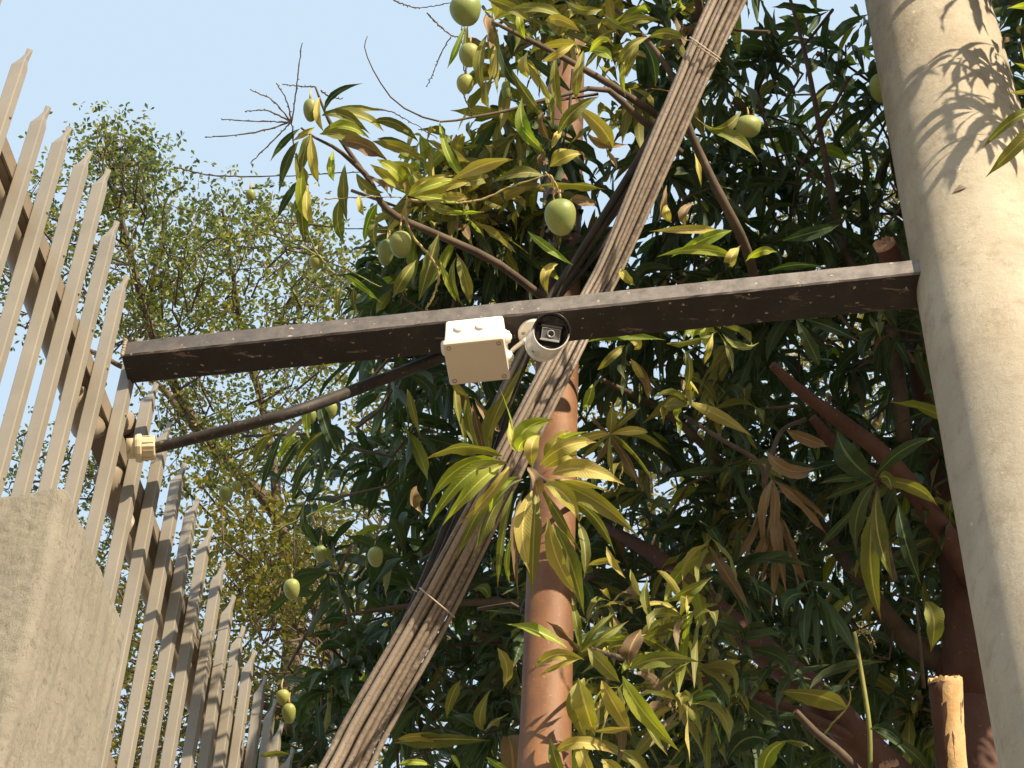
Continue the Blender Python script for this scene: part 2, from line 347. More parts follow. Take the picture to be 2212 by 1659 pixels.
wt = thing('boundary_wall', 'rough plastered boundary wall under the beige picket fence', 'wall', fs(0, 0))
mb = MB(); mb.box(fs(-4.2, -0.3, -0.10), RD * 9, FN * 0.19, UP * 4.50); mb.build('wall_body', M_STUCCO, wt, bevel=0.01)
mb = MB(); mb.box(fs(-4.25, 4.2, -0.13), RD * 9.1, FN * 0.25, UP * 0.05); mb.build('coping', M_STUCCO, wt, bevel=0.01)

# pillar beside the fence: near corner at (135,1065), far top corner near (255,1410)
PO = 0.075
ca = fence_pt(140, 1066, PO + 0.10); s0 = (ca - F0).dot(RD); ztop = ca.z + .028
cb = fence_pt(262, 1490, PO + 0.10); s1 = (cb - F0).dot(RD)
pl = thing('plastered_pillar', 'rough grey cement plastered pillar in front of the beige pickets at bottom left', 'pillar', (ca.x, ca.y, 0))
o_ = V((ca.x, ca.y, -0.3)); ndiv = 16
mb = MB(); LL = s1 - s0; Wd = 0.42; H = ztop + 0.3
rd = random.Random(5)
# outline from above with rounded corners; the plaster relief is modelled: grains, pits and vertical drag marks
from mathutils import noise as mn
out = []
def arc(cx_, cy_, r, a0, a1, n=4):
    for k in range(n + 1):
        a = a0 + (a1 - a0) * k / n; out.append((cx_ + r * math.cos(a), cy_ + r * math.sin(a)))
rr = 0.016                                                   # local x = along fence, y = away from the viewer's side (-FN)
nA = int((LL - 3 * rr) / .0042); nB = int((Wd - 2 * rr) / .0042)
arc(rr, rr, rr, -math.pi, -math.pi / 2); [out.append((rr + (LL - 3 * rr) * k / nA, 0)) for k in range(1, nA)]
arc(LL - rr * 2, rr * 2, rr * 2, -math.pi / 2, 0); arc(LL - rr, Wd - rr, rr, 0, math.pi / 2); arc(rr, Wd - rr, rr, math.pi / 2, math.pi)
[out.append((0, Wd - rr - (Wd - 2 * rr) * k / nB)) for k in range(1, nB)]
zs = [H - .0045 * j for j in range(230)] + [H - 1.1 - .1 * j for j in range(1, 4)] + [0]
rings = []
for j, z in enumerate(zs):
    inset = 0.010 * max(0, 1 - j / 4) ** 2; ring = []
    for (a, c) in out:
        side = 1.0 if c < .01 else 0.35                       # the flank is dragged vertically, the front is stippled
        g1_ = mn.noise(V((a * 130, c * 130, z * (40 if side > .5 else 120)))) ; g2_ = mn.noise(V((a * 55 + 9, c * 55, z * (9 if side > .5 else 50)))); g3_ = mn.noise(V((a * 9, c * 9, z * 6)))
        h = .0016 * g1_ + .0028 * g2_ + .004 * g3_; h -= .003 * max(0, mn.noise(V((a * 70 + 31, c * 70, z * 60))) - .42) * 4
        nx = -1.0 if a < rr else (1.0 if a > LL - rr else 0.0); ny = -1.0 if c < rr else (1.0 if c > Wd - rr else 0.0)
        aa = a + (inset if a < LL / 2 else -inset) + nx * h; cc = c + (inset if c < Wd / 2 else -inset) + ny * h
        ring.append(o_ + RD * aa - FN * cc + UP * (z + (.006 * mn.noise(V((a * 20, c * 20, 3))) if j < 3 else 0)))
    rings.append(ring)
m_ = len(out); vs = [p for r in rings for p in r]; fc = []
for j in range(len(zs) - 1):
    for k in range(m_): fc.append((j * m_ + k, (j + 1) * m_ + k, (j + 1) * m_ + (k + 1) % m_, j * m_ + (k + 1) % m_))
fc.append(tuple(range(m_)))
mb.add(vs, fc, True); mb.build('pillar_shaft', M_STUCCO, pl)

# ------------------------------------------------------------------ palisade fence
fence = thing('palisade_fence', 'beige steel palisade fence with pinched picket tips running away at left', 'fence', fs(0, 4.25))
tips = [(20, -60), (67, 103), (107, 227), (152, 273), (197, 325), (238, 367), (257, 480), (278, 596), None, (340, 826), (370, 913), (402, 1003), (430, 1077), (457, 1141),
        (485, 1214), (507, 1288), (527, 1353), (550, 1403), (575, 1460), (597, 1513), (610, 1560)]
sz = []
for t_ in tips:
    if t_ is None: sz.append((0.063, 5.93)); continue
    p = fence_pt(*t_); sz.append(((p - F0).dot(RD), p.z))
sz = [(sz[0][0] - 0.26, 5.93), (sz[0][0] - 0.13, 5.94)] + sz + [(sz[-1][0] + 0.085 * k, 5.915) for k in range(1, 6)]
PA, PB = 0.0240, 0.020          # depth across the fence, width along it
for i, (s, zt) in enumerate(sz):
    rd = random.Random(100 + i); lean = rd.uniform(-.003, .003); PA = 0.0240 - .0050 * min(1, max(0, s)); PB = .0200 - .002 * min(1, max(0, s))
    mb = MB()
    # cross sections (offset along s, offset along FN) for a folded tube; tip is pinched, creased and cut at a slant
    def sec(z, sa, sb, ca_, cb_, slant=0.0):
        return [fs(s + lean * (z - 5) + (u * PB * sb) + cb_, z + slant * (-(v) + .5), (v * PA * sa) + ca_ - PA / 2) for (u, v) in ((-.5, -.5), (.5, -.5), (.5, .5), (-.5, .5))]
    zz = [(4.2, 1, 1, 0, 0), (4.9, 1, 1, 0, 0), (zt - .088, 1, 1, 0, 0), (zt - .062, 1.0, .98, 0.0, 0), (zt - .038, .50, .62, .0035, .001), (zt - .018, .40, .40, .007, .002), (zt - .002, .52, .18, .008, .002)]
    rings = [sec(*q, slant=(0.012 if k == len(zz) - 1 else 0.0)) for k, q in enumerate(zz)]
    vs = [p for r in rings for p in r]; fc = []
    for j in range(len(rings) - 1):
        for k in range(4): fc.append((j * 4 + k, j * 4 + (k + 1) % 4, (j + 1) * 4 + (k + 1) % 4, (j + 1) * 4 + k))
    fc += [(3, 2, 1, 0), tuple(len(vs) - 4 + k for k in range(4))]
    mb.add(vs, fc); mb.build('picket', M_PICKET, fence, bevel=0.0018)
    for zr in (5.675, 5.035):
        mb = MB(); mb.lathe(fs(s + lean, zr + .012, 0), FN, [(-0.001, 0.0042), (0.0015, 0.0038), (0.0028, 0.002), (0.003, 0.0003)], 8)
        mb.build('bolt', M_RAIL, fence)
PA = .0245
s_a, s_b = sz[0][0] - 0.3, sz[-1][0] + 0.3
for zr in (5.66, 5.02, 4.40):
    mb = MB()
    mb.box(fs(s_a, zr, -PA - .006), RD * (s_b - s_a), FN * 0.005, UP * 0.048)
    mb.box(fs(s_a, zr, -PA - .052), RD * (s_b - s_a), FN * 0.045, UP * 0.005)
    mb.build('rail', M_RAIL, fence, bevel=0.001)
# cream conduit running along behind the pickets just under the rail
cp = thing('cream_conduit_pipe', 'long cream plastic conduit pipe running behind the pickets under the fence rail', 'pipe', fs(0, 5.62, -.08))
mb = MB(); mb.tube([fs(s_a, 5.628, -.058), fs(-.02, 5.628, -.058)], .021, 20); mb.build('pipe_run', M_PAINTED, cp)
mb = MB(); mb.tube([fs(.22, 5.628, -.058), fs(s_b, 5.628, -.058)], .021, 20); mb.build('pipe_run', M_PAINTED, cp)
# tee and elbow where the black conduit leaves
EL = fence_pt(300, 967, -.04); sE = (EL - F0).dot(RD)
mb = MB(); mb.tube([fs(-.04, 5.628, -.058), fs(.03, 5.622, -.058), fs(sE - .05, EL.z + .02, -.058), fs(sE - .02, EL.z + .004, -.055), fs(sE, EL.z, -.045), fs(sE, EL.z, -.02)], [.026, .026, .026, .027, .026, .025], 20)
mb.build('elbow', M_PAINTED, cp)
mb = MB(); mb.tube([fs(sE - .01, EL.z + .003, -.06), fs(.16, 5.627, -.058), fs(.23, 5.628, -.058)], [.024, .025, .025], 20); mb.build('tee_branch', M_PAINTED, cp)

# ------------------------------------------------------------------ square tube beam from fence to pole
BR = P(1980, 590, 5.0); BL = V((F0.x, F0.y, F0.z)); BD = (BR - BL).normalized(); BN = V((-BD.y, BD.x, 0))   # BN points away from the viewer
bt = thing('square_tube_beam', 'dark rusty square steel tube beam spanning from fence to concrete pole', 'beam', BL)
Lb = (BR - BL).length + 0.06; hB = 0.046
nb = 70; mb = MB(); rings = []; rd = random.Random(3)
for i in range(nb + 1):
    x = Lb * i / nb; dp_ = 0.066 + 0.012 * i / nb; q = lambda: rd.uniform(-.0006, .0006)
    e = 0.003
    prof = [(0 + e, 0), (0, e), (0, hB - e), (e, hB), (dp_ - e, hB), (dp_, hB - e), (dp_, e), (dp_ - e, 0)]
    rings.append([BL + BD * x + BN * (a + q()) + UP * (b_ + q()) for a, b_ in prof])
vs = [p for r in rings for p in r]; fc = []
for i in range(nb):
    for k in range(8): fc.append((i * 8 + k, i * 8 + (k + 1) % 8, (i + 1) * 8 + (k + 1) % 8, (i + 1) * 8 + k))
fc += [tuple(range(8)), tuple(nb * 8 + k for k in reversed(range(8)))]
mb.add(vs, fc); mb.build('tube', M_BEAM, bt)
mb = MB(); rd = random.Random(9)           # ragged weld bead at the fence end
for k in range(16):
    a = k / 15; c = BL + BD * 0.002 + UP * (hB * a) + BN * rd.uniform(-.003, .001)
    mb.lathe(c, UP, [(-.0035, .0005), (-.002, .0032), (.001, .004), (.003, .0005)], 7)
mb.build('weld_bead', M_BOLT, bt)
mb = MB(); mb.box(BL + BN * .0785 + BD * (-.02) - UP * .03, BD * .006, RD * .03, UP * .09); mb.build('fixing_plate', M_RAIL, bt)

# ------------------------------------------------------------------ concrete pole
PC = P(2135, 590, 5.06)
def pr(y_, half):                       # radius from half width in the photo at that height
    p = at_y(2135, y_, PC.y); d = (p - V(EYE)).dot(-TOCAM); return p.z, half * d / F_PX
zA, rA = pr(0, 133); zB, rB = pr(590, 160); zC_, rC = pr(1659, 214)
k_ = (rC - rA) / (zC_ - zA)
pole = thing('concrete_pole', 'tall round tapered concrete utility pole dappled with leaf shadows at right', 'pole', (PC.x, PC.y, 0))
mb = MB(); prof = []
for i in range(120):
    z = -0.3 + 9.3 * i / 119; prof.append((z, max(.06, rB + k_ * (z - zB)) * (1 + 0.0015 * math.sin(i * 1.7))))
prof.append((9.0, 0.001))
mb.lathe(V((PC.x, PC.y, 0)), UP, prof, 96); mb.build('shaft', M_POLE, pole)
# patch where the render is broken away
ch = P(2008, 245, 4.97)
mb = MB(); nrm = (ch - V((PC.x, PC.y, ch.z))).normalized(); tg = UP.cross(nrm); rs = rB + k_ * (ch.z - zB)
cc_ = V((PC.x, PC.y, ch.z)) + nrm * (rs + .0012)
mb.add([cc_ + tg * .014 - UP * .004, cc_ + tg * .002 + UP * .012, cc_ - tg * .008 + UP * .003, cc_ - tg * .013 - UP * .006, cc_ + tg * .004 - UP * .008 + nrm * .002], [(0, 1, 4), (1, 2, 4), (2, 3, 4)])
mb.build('chipped_patch', M_SCREW, pole)

# ------------------------------------------------------------------ rust red steel pole among the leaves
q0 = P(1207, 830, 5.72); RY = q0.y
def rp(x, y_): return at_y(x, y_, RY)
top = rp(1228, 0); bot = rp(1178, 1600); ax_ = (top - bot).normalized()
rpole = thing('rusty_steel_pole', 'smooth rust-brown round steel pole rising through the mango leaves behind the cables', 'pole', bot - ax_ * (bot.z))
def rr_(y_, half):
    p = rp(1206, y_); return half * (p - V(EYE)).dot(-TOCAM) / F_PX
r_t, r_b = rr_(180, 39), rr_(1400, 54)
Ltot = (top - bot).length; mb = MB(); prof = []
for i in range(60):
    h = -bot.z - .3 + (Ltot + 1.6 + bot.z + .3) * i / 59; a = max(0, h / Ltot); prof.append((h, r_b + (r_t - r_b) * a if h > 0 else r_b + .004))
prof.append((prof[-1][0] + .001, .002))
mb.lathe(bot, ax_, prof, 40); mb.build('pole_shaft', M_RUST, rpole)
for y_ in (345, 395):
    h = (rp(1220, y_) - bot).dot(ax_); rl = r_b + (r_t - r_b) * h / Ltot
    mb = MB(); mb.lathe(bot + ax_ * h, ax_, [(-.016, rl), (-.015, rl + .004), (.015, rl + .004), (.016, rl)], 40); mb.build('pole_band', M_RUST, rpole)

# ------------------------------------------------------------------ black conduit with cream coupling
cd = thing('black_conduit', 'dusty black flexible conduit running from fence coupling up to the white junction box', 'conduit', P(340, 967, 5.27))
CS = fence_pt(279, 969, .012); CE = fence_pt(336, 967, .058)
dep = lambda p: (p - V(EYE)).dot(-TOCAM)
dC = dep(CE); print('coupling depth', dep(CS), dC)
pts = spline([(318, 970, dC + .01), (345, 965, dC), (470, 934, dC - .02), (640, 888, dC - .03), (800, 829, 5.165), (900, 792, 5.155), (960, 768, 5.14), (1000, 752, 5.13)], 40)
mb = MB(); mb.tube([P(*q) for q in pts], [.0098 + .0028 * i / 40 for i in range(41)], 14, wob=.03); mb.build('conduit_tube', M_BLACKPIPE, cd)
axc = (CE - CS).normalized(); Lc = (CE - CS).length; o0 = CS
mb = MB(); mb.lathe(o0 - axc * .004, axc, [(0, .001), (0, .019), (Lc * .6, .019), (Lc * .6, .001)], 24); mb.build('coupling_sleeve', M_PVC, cd)
mb = MB(); mb.lathe(o0 + axc * Lc * .24, axc, [(0, .001), (0, .0245), (Lc * .10, .0265), (Lc * .22, .0265), (Lc * .26, .0235), (Lc * .26, .001)], 12, smooth=False); mb.build('coupling_collar', M_PVC, cd, bevel=.0008)
mb = MB(); mb.lathe(o0 + axc * Lc * .50, axc, [(0, .001), (0, .0225), (Lc * .30, .0235), (Lc * .46, .0235), (Lc * .5, .021), (Lc * .5, .013), (Lc * .44, .012)], 8, smooth=False); mb.build('coupling_nut', M_PVC, cd, bevel=.001)
for k in range(8):
    an = 2 * math.pi * (k + .5) / 8; u = axc.orthogonal().normalized(); w_ = axc.cross(u); rr2 = u * math.cos(an) + w_ * math.sin(an)
    mb = MB(); mb.box(o0 + axc * Lc * .55 + rr2 * .0195 - axc.cross(rr2) * .0016, axc * Lc * .40, axc.cross(rr2) * .0032, rr2 * .0035); mb.build('nut_rib', M_PVC, cd)
# white tie wire on the rail
tw = MB(); tw.tube([P(*q) for q in spline([(322, 1010, 5.30), (330, 1025, 5.285), (334, 1043, 5.28), (326, 1062, 5.285), (310, 1075, 5.29), (304, 1090, 5.30)], 16)], .0014, 6)
tag(tw.build('tie_wire', M_WIRE), 'thin pale wire looped round the fence rail below the cream coupling', 'wire')

# ------------------------------------------------------------------ white junction box under the beam
zb = BL.z                                   # underside of the beam
jb0 = at_z(961, 690, zb - .0005); 
# front top edge is flush with the front of the beam
def on_front(x, y_):                        # point on the beam's front plane
    q = V(ray(x, y_)); e = V(EYE); return e + q * (BN.dot(BL - BN * .004 - e) / BN.dot(q))
TL = on_front(962, 692); TL.z = zb - .001; TR = on_front(1087, 680); WJ = (TR - TL).dot(BD); HJ = .080; DJ = .088
jb = thing('junction_box', 'white plastic junction box fixed under the dark beam beside the camera', 'junction box', TL + BD * WJ / 2)
mb = MB(); mb.box(TL - UP * (HJ - .014), BD * WJ, BN * DJ, UP * (HJ - .014)); mb.build('box_body', M_WHITE, jb, bevel=.0055)
mb = MB(); mb.box(TL - UP * HJ - BD * .0022 - BN * .0022, BD * (WJ + .0044), BN * (DJ + .0044), UP * .0150); mb.build('box_lid', M_LID, jb, bevel=.0035)
for u_, v_ in ((.075, .085), (.925, .085), (.075, .915), (.925, .915)):
    c = TL + BD * WJ * u_ + BN * DJ * v_ - UP * HJ
    mb = MB(); mb.lathe(c + UP * .001, DOWN, [(0, .0044), (.0016, .0042), (.0016, .0030), (.0004, .0028), (.0004, .0002)], 16); sc_ = mb.build('lid_screw', M_SCREW, jb)
for u_ in (.27, .64):
    c = TL + BD * WJ * u_ - UP * HJ * .40
    mb = MB(); mb.lathe(c + BN * .001, -BN, [(0, .0135), (.0016, .0135), (.0018, .0125), (.0008, .0118), (.0008, .0112), (.0046, .0108), (.0054, .0100), (.0054, .0002)], 32); mb.build('knockout', M_WHITE, jb)
for z_, d_, r_ in ((.030, .030, .0145), (.052, .058, .0125)):
    c = TL + BD * WJ + BN * d_ - UP * z_
    mb = MB(); mb.lathe(c - BD * .001, BD, [(0, r_), (.004, r_), (.005, r_ * .85), (.010, r_ * .72), (.011, r_ * .4), (.013, r_ * .3), (.013, .0002)], 28); mb.build('cable_gland', M_WHITE, jb)
mb = MB(); c = TL + BN * .036 - UP * .036; mb.lathe(c + BD * .001, -BD, [(0, .0165), (.004, .0165), (.005, .0145), (.010, .0135), (.012, .010), (.012, .0002)], 28); mb.build('cable_gland', M_WHITE, jb)
mb = MB(); mb.box(TL - BD * .006 + BN * .030 - UP * .018, BD * .010, BN * .012, UP * .010); mb.build('box_tab', M_WHITE, jb, bevel=.001)
mb = MB(); mb.box(TL + BD * (WJ - .002) + BN * (DJ - .026) - UP * (HJ - .016), BD * .006, BN * .014, UP * .03); mb.build('hinge_clip', M_WHITE, jb, bevel=.0015)

# ------------------------------------------------------------------ bullet security camera
FC = P(1191, 717, 4.865); BC = P(1171, 745, 4.985); AX = (FC - BC).normalized(); RC = 40.5 / F_PX * 4.865
cup = (UP - AX * UP.dot(AX)).normalized(); crt = cup.cross(AX)      # crt: to the viewer's left or right
if crt.dot(BD) < 0: crt = -crt
cam_t = thing('security_camera', 'small white bullet security camera with black front pointing down at the viewer', 'camera', at_z(1158, 718, zb))
DC = at_z(1157, 718, zb)
mb = MB(); mb.lathe(DC, DOWN, [(-.001, .001), (-.001, .031), (.003, .0325), (.008, .032), (.0105, .029), (.0105, .001)], 48); mb.build('mount_base', M_CAMW, cam_t)
for k in range(3):
    an = math.radians((200, 320, 80)[k]); mb = MB(); c = DC + BD * math.cos(an) * .0235 - BN * math.sin(an) * -.0235
    mb.lathe(c + DOWN * .0100, DOWN, [(0, .0034), (.0012, .003), (.0012, .0016), (.0002, .0014), (.0002, .0001)], 12); mb.build('mount_screw', M_SCREW, cam_t)
mid_ = BC + AX * .028; jn = DC + DOWN * .010
mb = MB(); mb.tube([jn + UP * .004, jn + DOWN * .012, (jn + mid_) / 2 + DOWN * .004, mid_ - AX * .002], [.017, .0155, .0145, .015], 24); mb.build('bracket_arm', M_CAMW, cam_t)
mb = MB(); mb.lathe((jn + mid_) / 2 - crt * .012, crt, [(0, .001), (0, .014), (.002, .016), (.022, .016), (.024, .014), (.024, .001)], 24); mb.build('swivel_joint', M_CAMW, cam_t)
Lh = (FC - BC).length
mb = MB(); mb.lathe(BC, AX, [(-.004, .001), (-.004, RC * .78), (0.000, RC * .92), (.006, RC * .975), (.012, RC * .985), (.028, RC * .985), (.029, RC * .965), (.031, RC * .965), (.032, RC * .99), (Lh - .020, RC * .99), (Lh - .018, RC * .97), (Lh - .016, RC * .97), (Lh - .014, RC), (Lh - .002, RC), (Lh, RC * .985), (Lh, RC * .93), (Lh - .003, RC * .915)], 72)
mb.build('housing', M_CAMW, cam_t)
mb = MB(); mb.lathe(BC, AX, [(Lh - .003, RC * .915), (Lh - .002, RC * .88), (Lh - .006, RC * .86), (Lh - .006, .0001)], 72); mb.build('front_glass', M_BLK, cam_t)
# sun visor: black shell round the upper half of the front
mb = MB(); a0, a1 = math.radians(2), math.radians(178)
mb.lathe(BC, AX, [(Lh - .024, RC * 1.005), (Lh + .006, RC * 1.03), (Lh + .0075, RC * 1.02), (Lh + .006, RC * .93), (Lh - .004, RC * .90)], 60, a0=a0, a1=a1, ref=crt if crt.cross(cup).dot(AX) > 0 else crt)
vis = mb.build('sun_visor', M_BLK, cam_t)
fcn = FC - AX * .0058
def fbox(x0, x1, y0, y1, h, name, m_, b=.0006, z0=0.0):
    mb = MB(); mb.box(fcn + crt * x0 * RC + cup * y0 * RC + AX * z0, crt * (x1 - x0) * RC, cup * (y1 - y0) * RC, AX * h); return mb.build(name, m_, cam_t, bevel=b)
tl = -0.04
fbox(-.57, .58, .27, .37, .0035, 'light_bar', M_GREY); fbox(-.55, .50, -.50, -.40, .0035, 'light_bar', M_LGREY)
fbox(-.47, .47, -.36, .18, .0018, 'lens_plate', M_GREY)
for x0, x1, y0, y1 in ((-.50, .50, .18, .215), (-.50, .50, -.40, -.365), (-.50, -.465, -.365, .18), (.465, .50, -.365, .18)):
    fbox(x0, x1, y0, y1, .003, 'lens_frame', M_LGREY, .0003)
fbox(.50, .56, -.40, .27, .003, 'lens_frame', M_BLK, .0003)
mb = MB(); lc_ = fcn + AX * .0018 - cup * RC * .09; mb.lathe(lc_, AX, [(0, RC * .21), (.0024, RC * .21), (.0028, RC * .185), (.0022, RC * .15)], 36); mb.build('lens_ring', M_LGREY, cam_t)
mb = MB(); mb.lathe(lc_, AX, [(.0020, RC * .15), (.0010, RC * .11), (.0016, RC * .06), (.0019, .0001)], 36); mb.build('lens', M_BLK, cam_t)
for an, h in ((math.radians(232), Lh * .45), (math.radians(222), Lh * .72)):
    dr = (crt * math.cos(an) + cup * math.sin(an)); c = BC + AX * h + dr * RC * .975
    mb = MB(); mb.lathe(c, dr, [(0, .0034), (.0014, .0030), (.0014, .0014), (.0004, .0001)], 12); mb.build('housing_screw', M_SCREW if h < Lh * .6 else M_CAMW, cam_t)
mb = MB(); mb.tube([P(*q) for q in spline([(1102, 762, 5.085), (1112, 752, 5.075), (1124, 743, 5.06), (1136, 734, 5.04)], 10)], .0042, 10); mb.build('camera_lead', M_CAMW, cam_t)

# ------------------------------------------------------------------ cable bundles
cb_ = thing('cable_bundle', 'thick bundle of dusty brown cables slanting down behind the beam and camera', 'cable bundle', P(748, 1659, 4.95))
ctr = [(1660, -190, 5.62), (1571, 0, 5.56), (1525, 100, 5.52), (1421, 340, 5.44), (1329, 553, 5.38), (1285, 640, 5.35), (1217, 770, 5.27), (1143, 915, 5.21), (1062, 1075, 5.165), (980, 1235, 5.165), (921, 1343, 5.15), (795, 1565, 5.09), (748, 1659, 5.06), (640, 1860, 4.98)]
hw = [42, 41, 39, 36, 32, 32, 36, 38, 41, 45, 48, 52, 54, 60]      # half width across
NS = 90; cs = spline(ctr, NS); hs = spline([(h,) for h in hw], NS)[:, 0]
ncab = 11; rd = random.Random(21)
lay = [(-0.97, .15), (-.66, -.25), (-.34, .1), (-.02, -.3), (.31, .05), (.64, -.25), (.97, .2), (-.5, .9), (-.18, 1.0), (.16, .95), (.48, .9)]
for k in range(ncab):
    u0, v0 = lay[k]; ph = rd.uniform(0, 6); pts = []; rad = []; fan = rd.uniform(.7, 1.5)
    for i in range(NS + 1):
        x, y_, d = cs[i]; h = hs[i]; T = cs[min(i + 1, NS)] - cs[max(i - 1, 0)]; n2 = np.array([T[1], -T[0]]); n2 /= np.linalg.norm(n2)
        tw_ = .07 * math.sin(i * .045 + ph) + .02 * math.sin(i * .17 + ph * 2) + .006 * math.sin(i * .33 + ph * 3); u = (u0 + tw_ * (1 - abs(u0) * .6)) * .86
        if 15 < i < 19: u *= .97
        pts.append(P(x - n2[0] * u * h * -1, y_ + n2[1] * u * h, d + v0 * .015 + (.0009 * fan * max(0, i - 62) * v0 * .6) + .004 * math.sin(i * .09 + ph * 2)))
        rad.append(h / F_PX * d * (.150 + .022 * math.sin(ph * 5)))
    mb = MB(); mb.tube(pts, rad, 9, wob=.010 if k % 3 else .02, seed=k); mb.build('cable', M_CABLE, cb_)
def tie(idx, cab, col=M_WIRE, n=2, tilt=6):
    x, y_, d = cs[idx]; h = hs[idx] * 1.02; T = cs[idx + 1] - cs[idx - 1]; n2 = np.array([-T[1], T[0]]); n2 /= np.linalg.norm(n2)
    tt = np.array([T[0], T[1]]); tt /= np.linalg.norm(tt); mb = MB()
    for j in range(n):
        pts = [P(x + n2[0] * math.cos(a) * h + tt[0] * (j * 6 + tilt * math.cos(a)), y_ + n2[1] * math.cos(a) * h + tt[1] * (j * 6 + tilt * math.cos(a)), d - math.sin(a) * .030 + .004) for a in [2 * math.pi * q / 28 for q in range(29)]]
        mb.tube(pts, .0016, 6)
    e = P(x + n2[0] * h, y_ + n2[1] * h, d)
    mb.tube([e, e + V((-.008, 0, .004)), e + V((-.013, -.004, .010))], .0013, 5)
    mb.build('tie_wire', col, cab)
i1 = int(np.argmin(np.abs(cs[:, 1] - 102))); i2 = int(np.argmin(np.abs(cs[:, 1] - 1298)))
tie(i1, cb_, n=2, tilt=-8); tie(i2, cb_, n=1, tilt=-9)
dc = thing('black_cable_bundle', 'thinner group of black cables beside and behind the brown cable bundle', 'cable bundle', P(870, 1400, 5.2))
for k, (dx, dd, r_) in enumerate(((-9, 0, .0068), (8, .01, .0075), (0, .02, .0065), (26, .03, .005))):
    pc = [(1500, 130), (1420, 290), (1368, 382), (1251, 560), (1188, 650), (1131, 760), (1062, 915), (990, 1100), (925, 1256), (865, 1380), (770, 1570), (700, 1720)]
    q = spline([(x + dx * (1 + .5 * math.sin(i * 1.1 + k * 2)), y_, 5.60 - i * .038 + dd + (0.02 if i < 6 else 0)) for i, (x, y_) in enumerate(pc)], 50)
    mb = MB(); mb.tube([P(*p) for p in q], r_, 9, wob=.04, seed=k); mb.build('cable', M_DCABLE, dc)

# ------------------------------------------------------------------ leaves
def leaf_batch(p0, p1, p2, W, NH, roll, ns=6, nw=2, wave=0.10, fold=0.25, seed=1, bluntness=None, pet=0.10):
    """blades along quadratic curves; arrays of N leaves -> verts (N,nv,3), faces, uv"""
    r = np.random.default_rng(seed); N = len(p0); t = np.linspace(0, 1, ns + 1)
    t = t ** 0.95
    tt = t[None, :, None]; A, B, D_ = p0[:, None], p1[:, None], p2[:, None]
    Cc = (1 - tt) ** 2 * A + 2 * tt * (1 - tt) * B + tt ** 2 * D_
    T = 2 * (1 - tt) * (B - A) + 2 * tt * (D_ - B); T /= np.linalg.norm(T, axis=2, keepdims=True) + 1e-9
    nh = NH[:, None] - T * np.sum(NH[:, None] * T, axis=2, keepdims=True); nh /= np.linalg.norm(nh, axis=2, keepdims=True) + 1e-9
    S = np.cross(T, nh)
    ro = roll[:, None, None] + (r.normal(0, .65, N)[:, None, None]) * (tt - .4)
    S, nh = S * np.cos(ro) + nh * np.sin(ro), nh * np.cos(ro) - S * np.sin(ro)
    u = np.clip((t - pet) / (1 - pet), 0, 1)
    sh = np.sin(np.pi * np.clip(u, 0, 1) ** 0.88) ** (0.62 + 0.75 * u ** 2)
    sh = sh * (1 - .15 * u)
    sh = np.maximum(sh, np.where(t < pet, .055, .0)); sh[0] = .05
    wd = (W[:, None] * .5) * sh[None] * (1 + .06 * r.normal(0, 1, (N, ns + 1)))
    ph = r.uniform(0, 6.28, (N, 1)); k = r.uniform(8, 16, (N, 1))
    cols = np.linspace(-1, 1, nw + 1)
    vs = np.zeros((N, ns + 1, nw + 1, 3)); uv = np.zeros((ns + 1, nw + 1, 2))
    for j, c in enumerate(cols):
        wv = wave * W[:, None] * np.sin(k * t[None] + ph + (2.1 if c > 0 else 0)) * abs(c) * np.minimum(1, sh[None] * 2)
        lift = fold * abs(c) * wd + wv
        vs[:, :, j] = Cc + S * (c * wd)[..., None] + nh * lift[..., None]
        uv[:, j, 0] = (c + 1) / 2; uv[:, j, 1] = t
    m = nw + 1; fc = [(i * m + j, i * m + j + 1, (i + 1) * m + j + 1, (i + 1) * m + j) for i in range(ns) for j in range(nw)]
    return vs.reshape(N, -1, 3), np.array(fc), uv.reshape(-1, 2)

def mesh_from(name, vs, fc, uv, mats, mi=None, off=V((0, 0, 0))):
    N, nv = vs.shape[:2]; allv = (vs.reshape(-1, 3) - np.array(off)).astype(np.float32)
    F = (fc[None] + (np.arange(N) * nv)[:, None, None]).reshape(-1, 4).astype(np.int32)
    me = bpy.data.meshes.new(name); me.vertices.add(len(allv)); me.vertices.foreach_set('co', allv.ravel())
    me.loops.add(F.size); me.loops.foreach_set('vertex_index', F.ravel()); me.polygons.add(len(F))
    me.polygons.foreach_set('loop_start', np.arange(0, F.size, 4, dtype=np.int32))
    for m in mats: me.materials.append(m)
    if mi is not None: me.polygons.foreach_set('material_index', np.repeat(mi, len(fc)).astype(np.int32))
    me.polygons.foreach_set('use_smooth', np.ones(len(F), bool))
    l = me.uv_layers.new(name='UVMap'); l.data.foreach_set('uv', uv[(F % nv)].reshape(-1, 2).astype(np.float32).ravel())
    me.update(calc_edges=True); return me

# ------------------------------------------------------------------ mango tree
mt_base = P(2110, 1640, 5.45); mt_base.z = 0
mango = thing('mango_tree', 'mango tree with long drooping leaves, green fruit and sawn red-brown limbs', 'tree', mt_base)
def limb(name, pts, rad_px, mat=M_BARK, n=12, wob=.05, seg=22, parent=mango, nseg=None):
    s = spline([(a, b, c, r) for (a, b, c), r in zip(pts, rad_px)], seg)
    mb = MB(); mb.tube([P(a, b, c) for a, b, c, r in s], [max(.0006, r * c / F_PX) for a, b, c, r in s], n, wob=wob, seed=int(pts[0][0]))
    return mb.build(name, mat, parent)
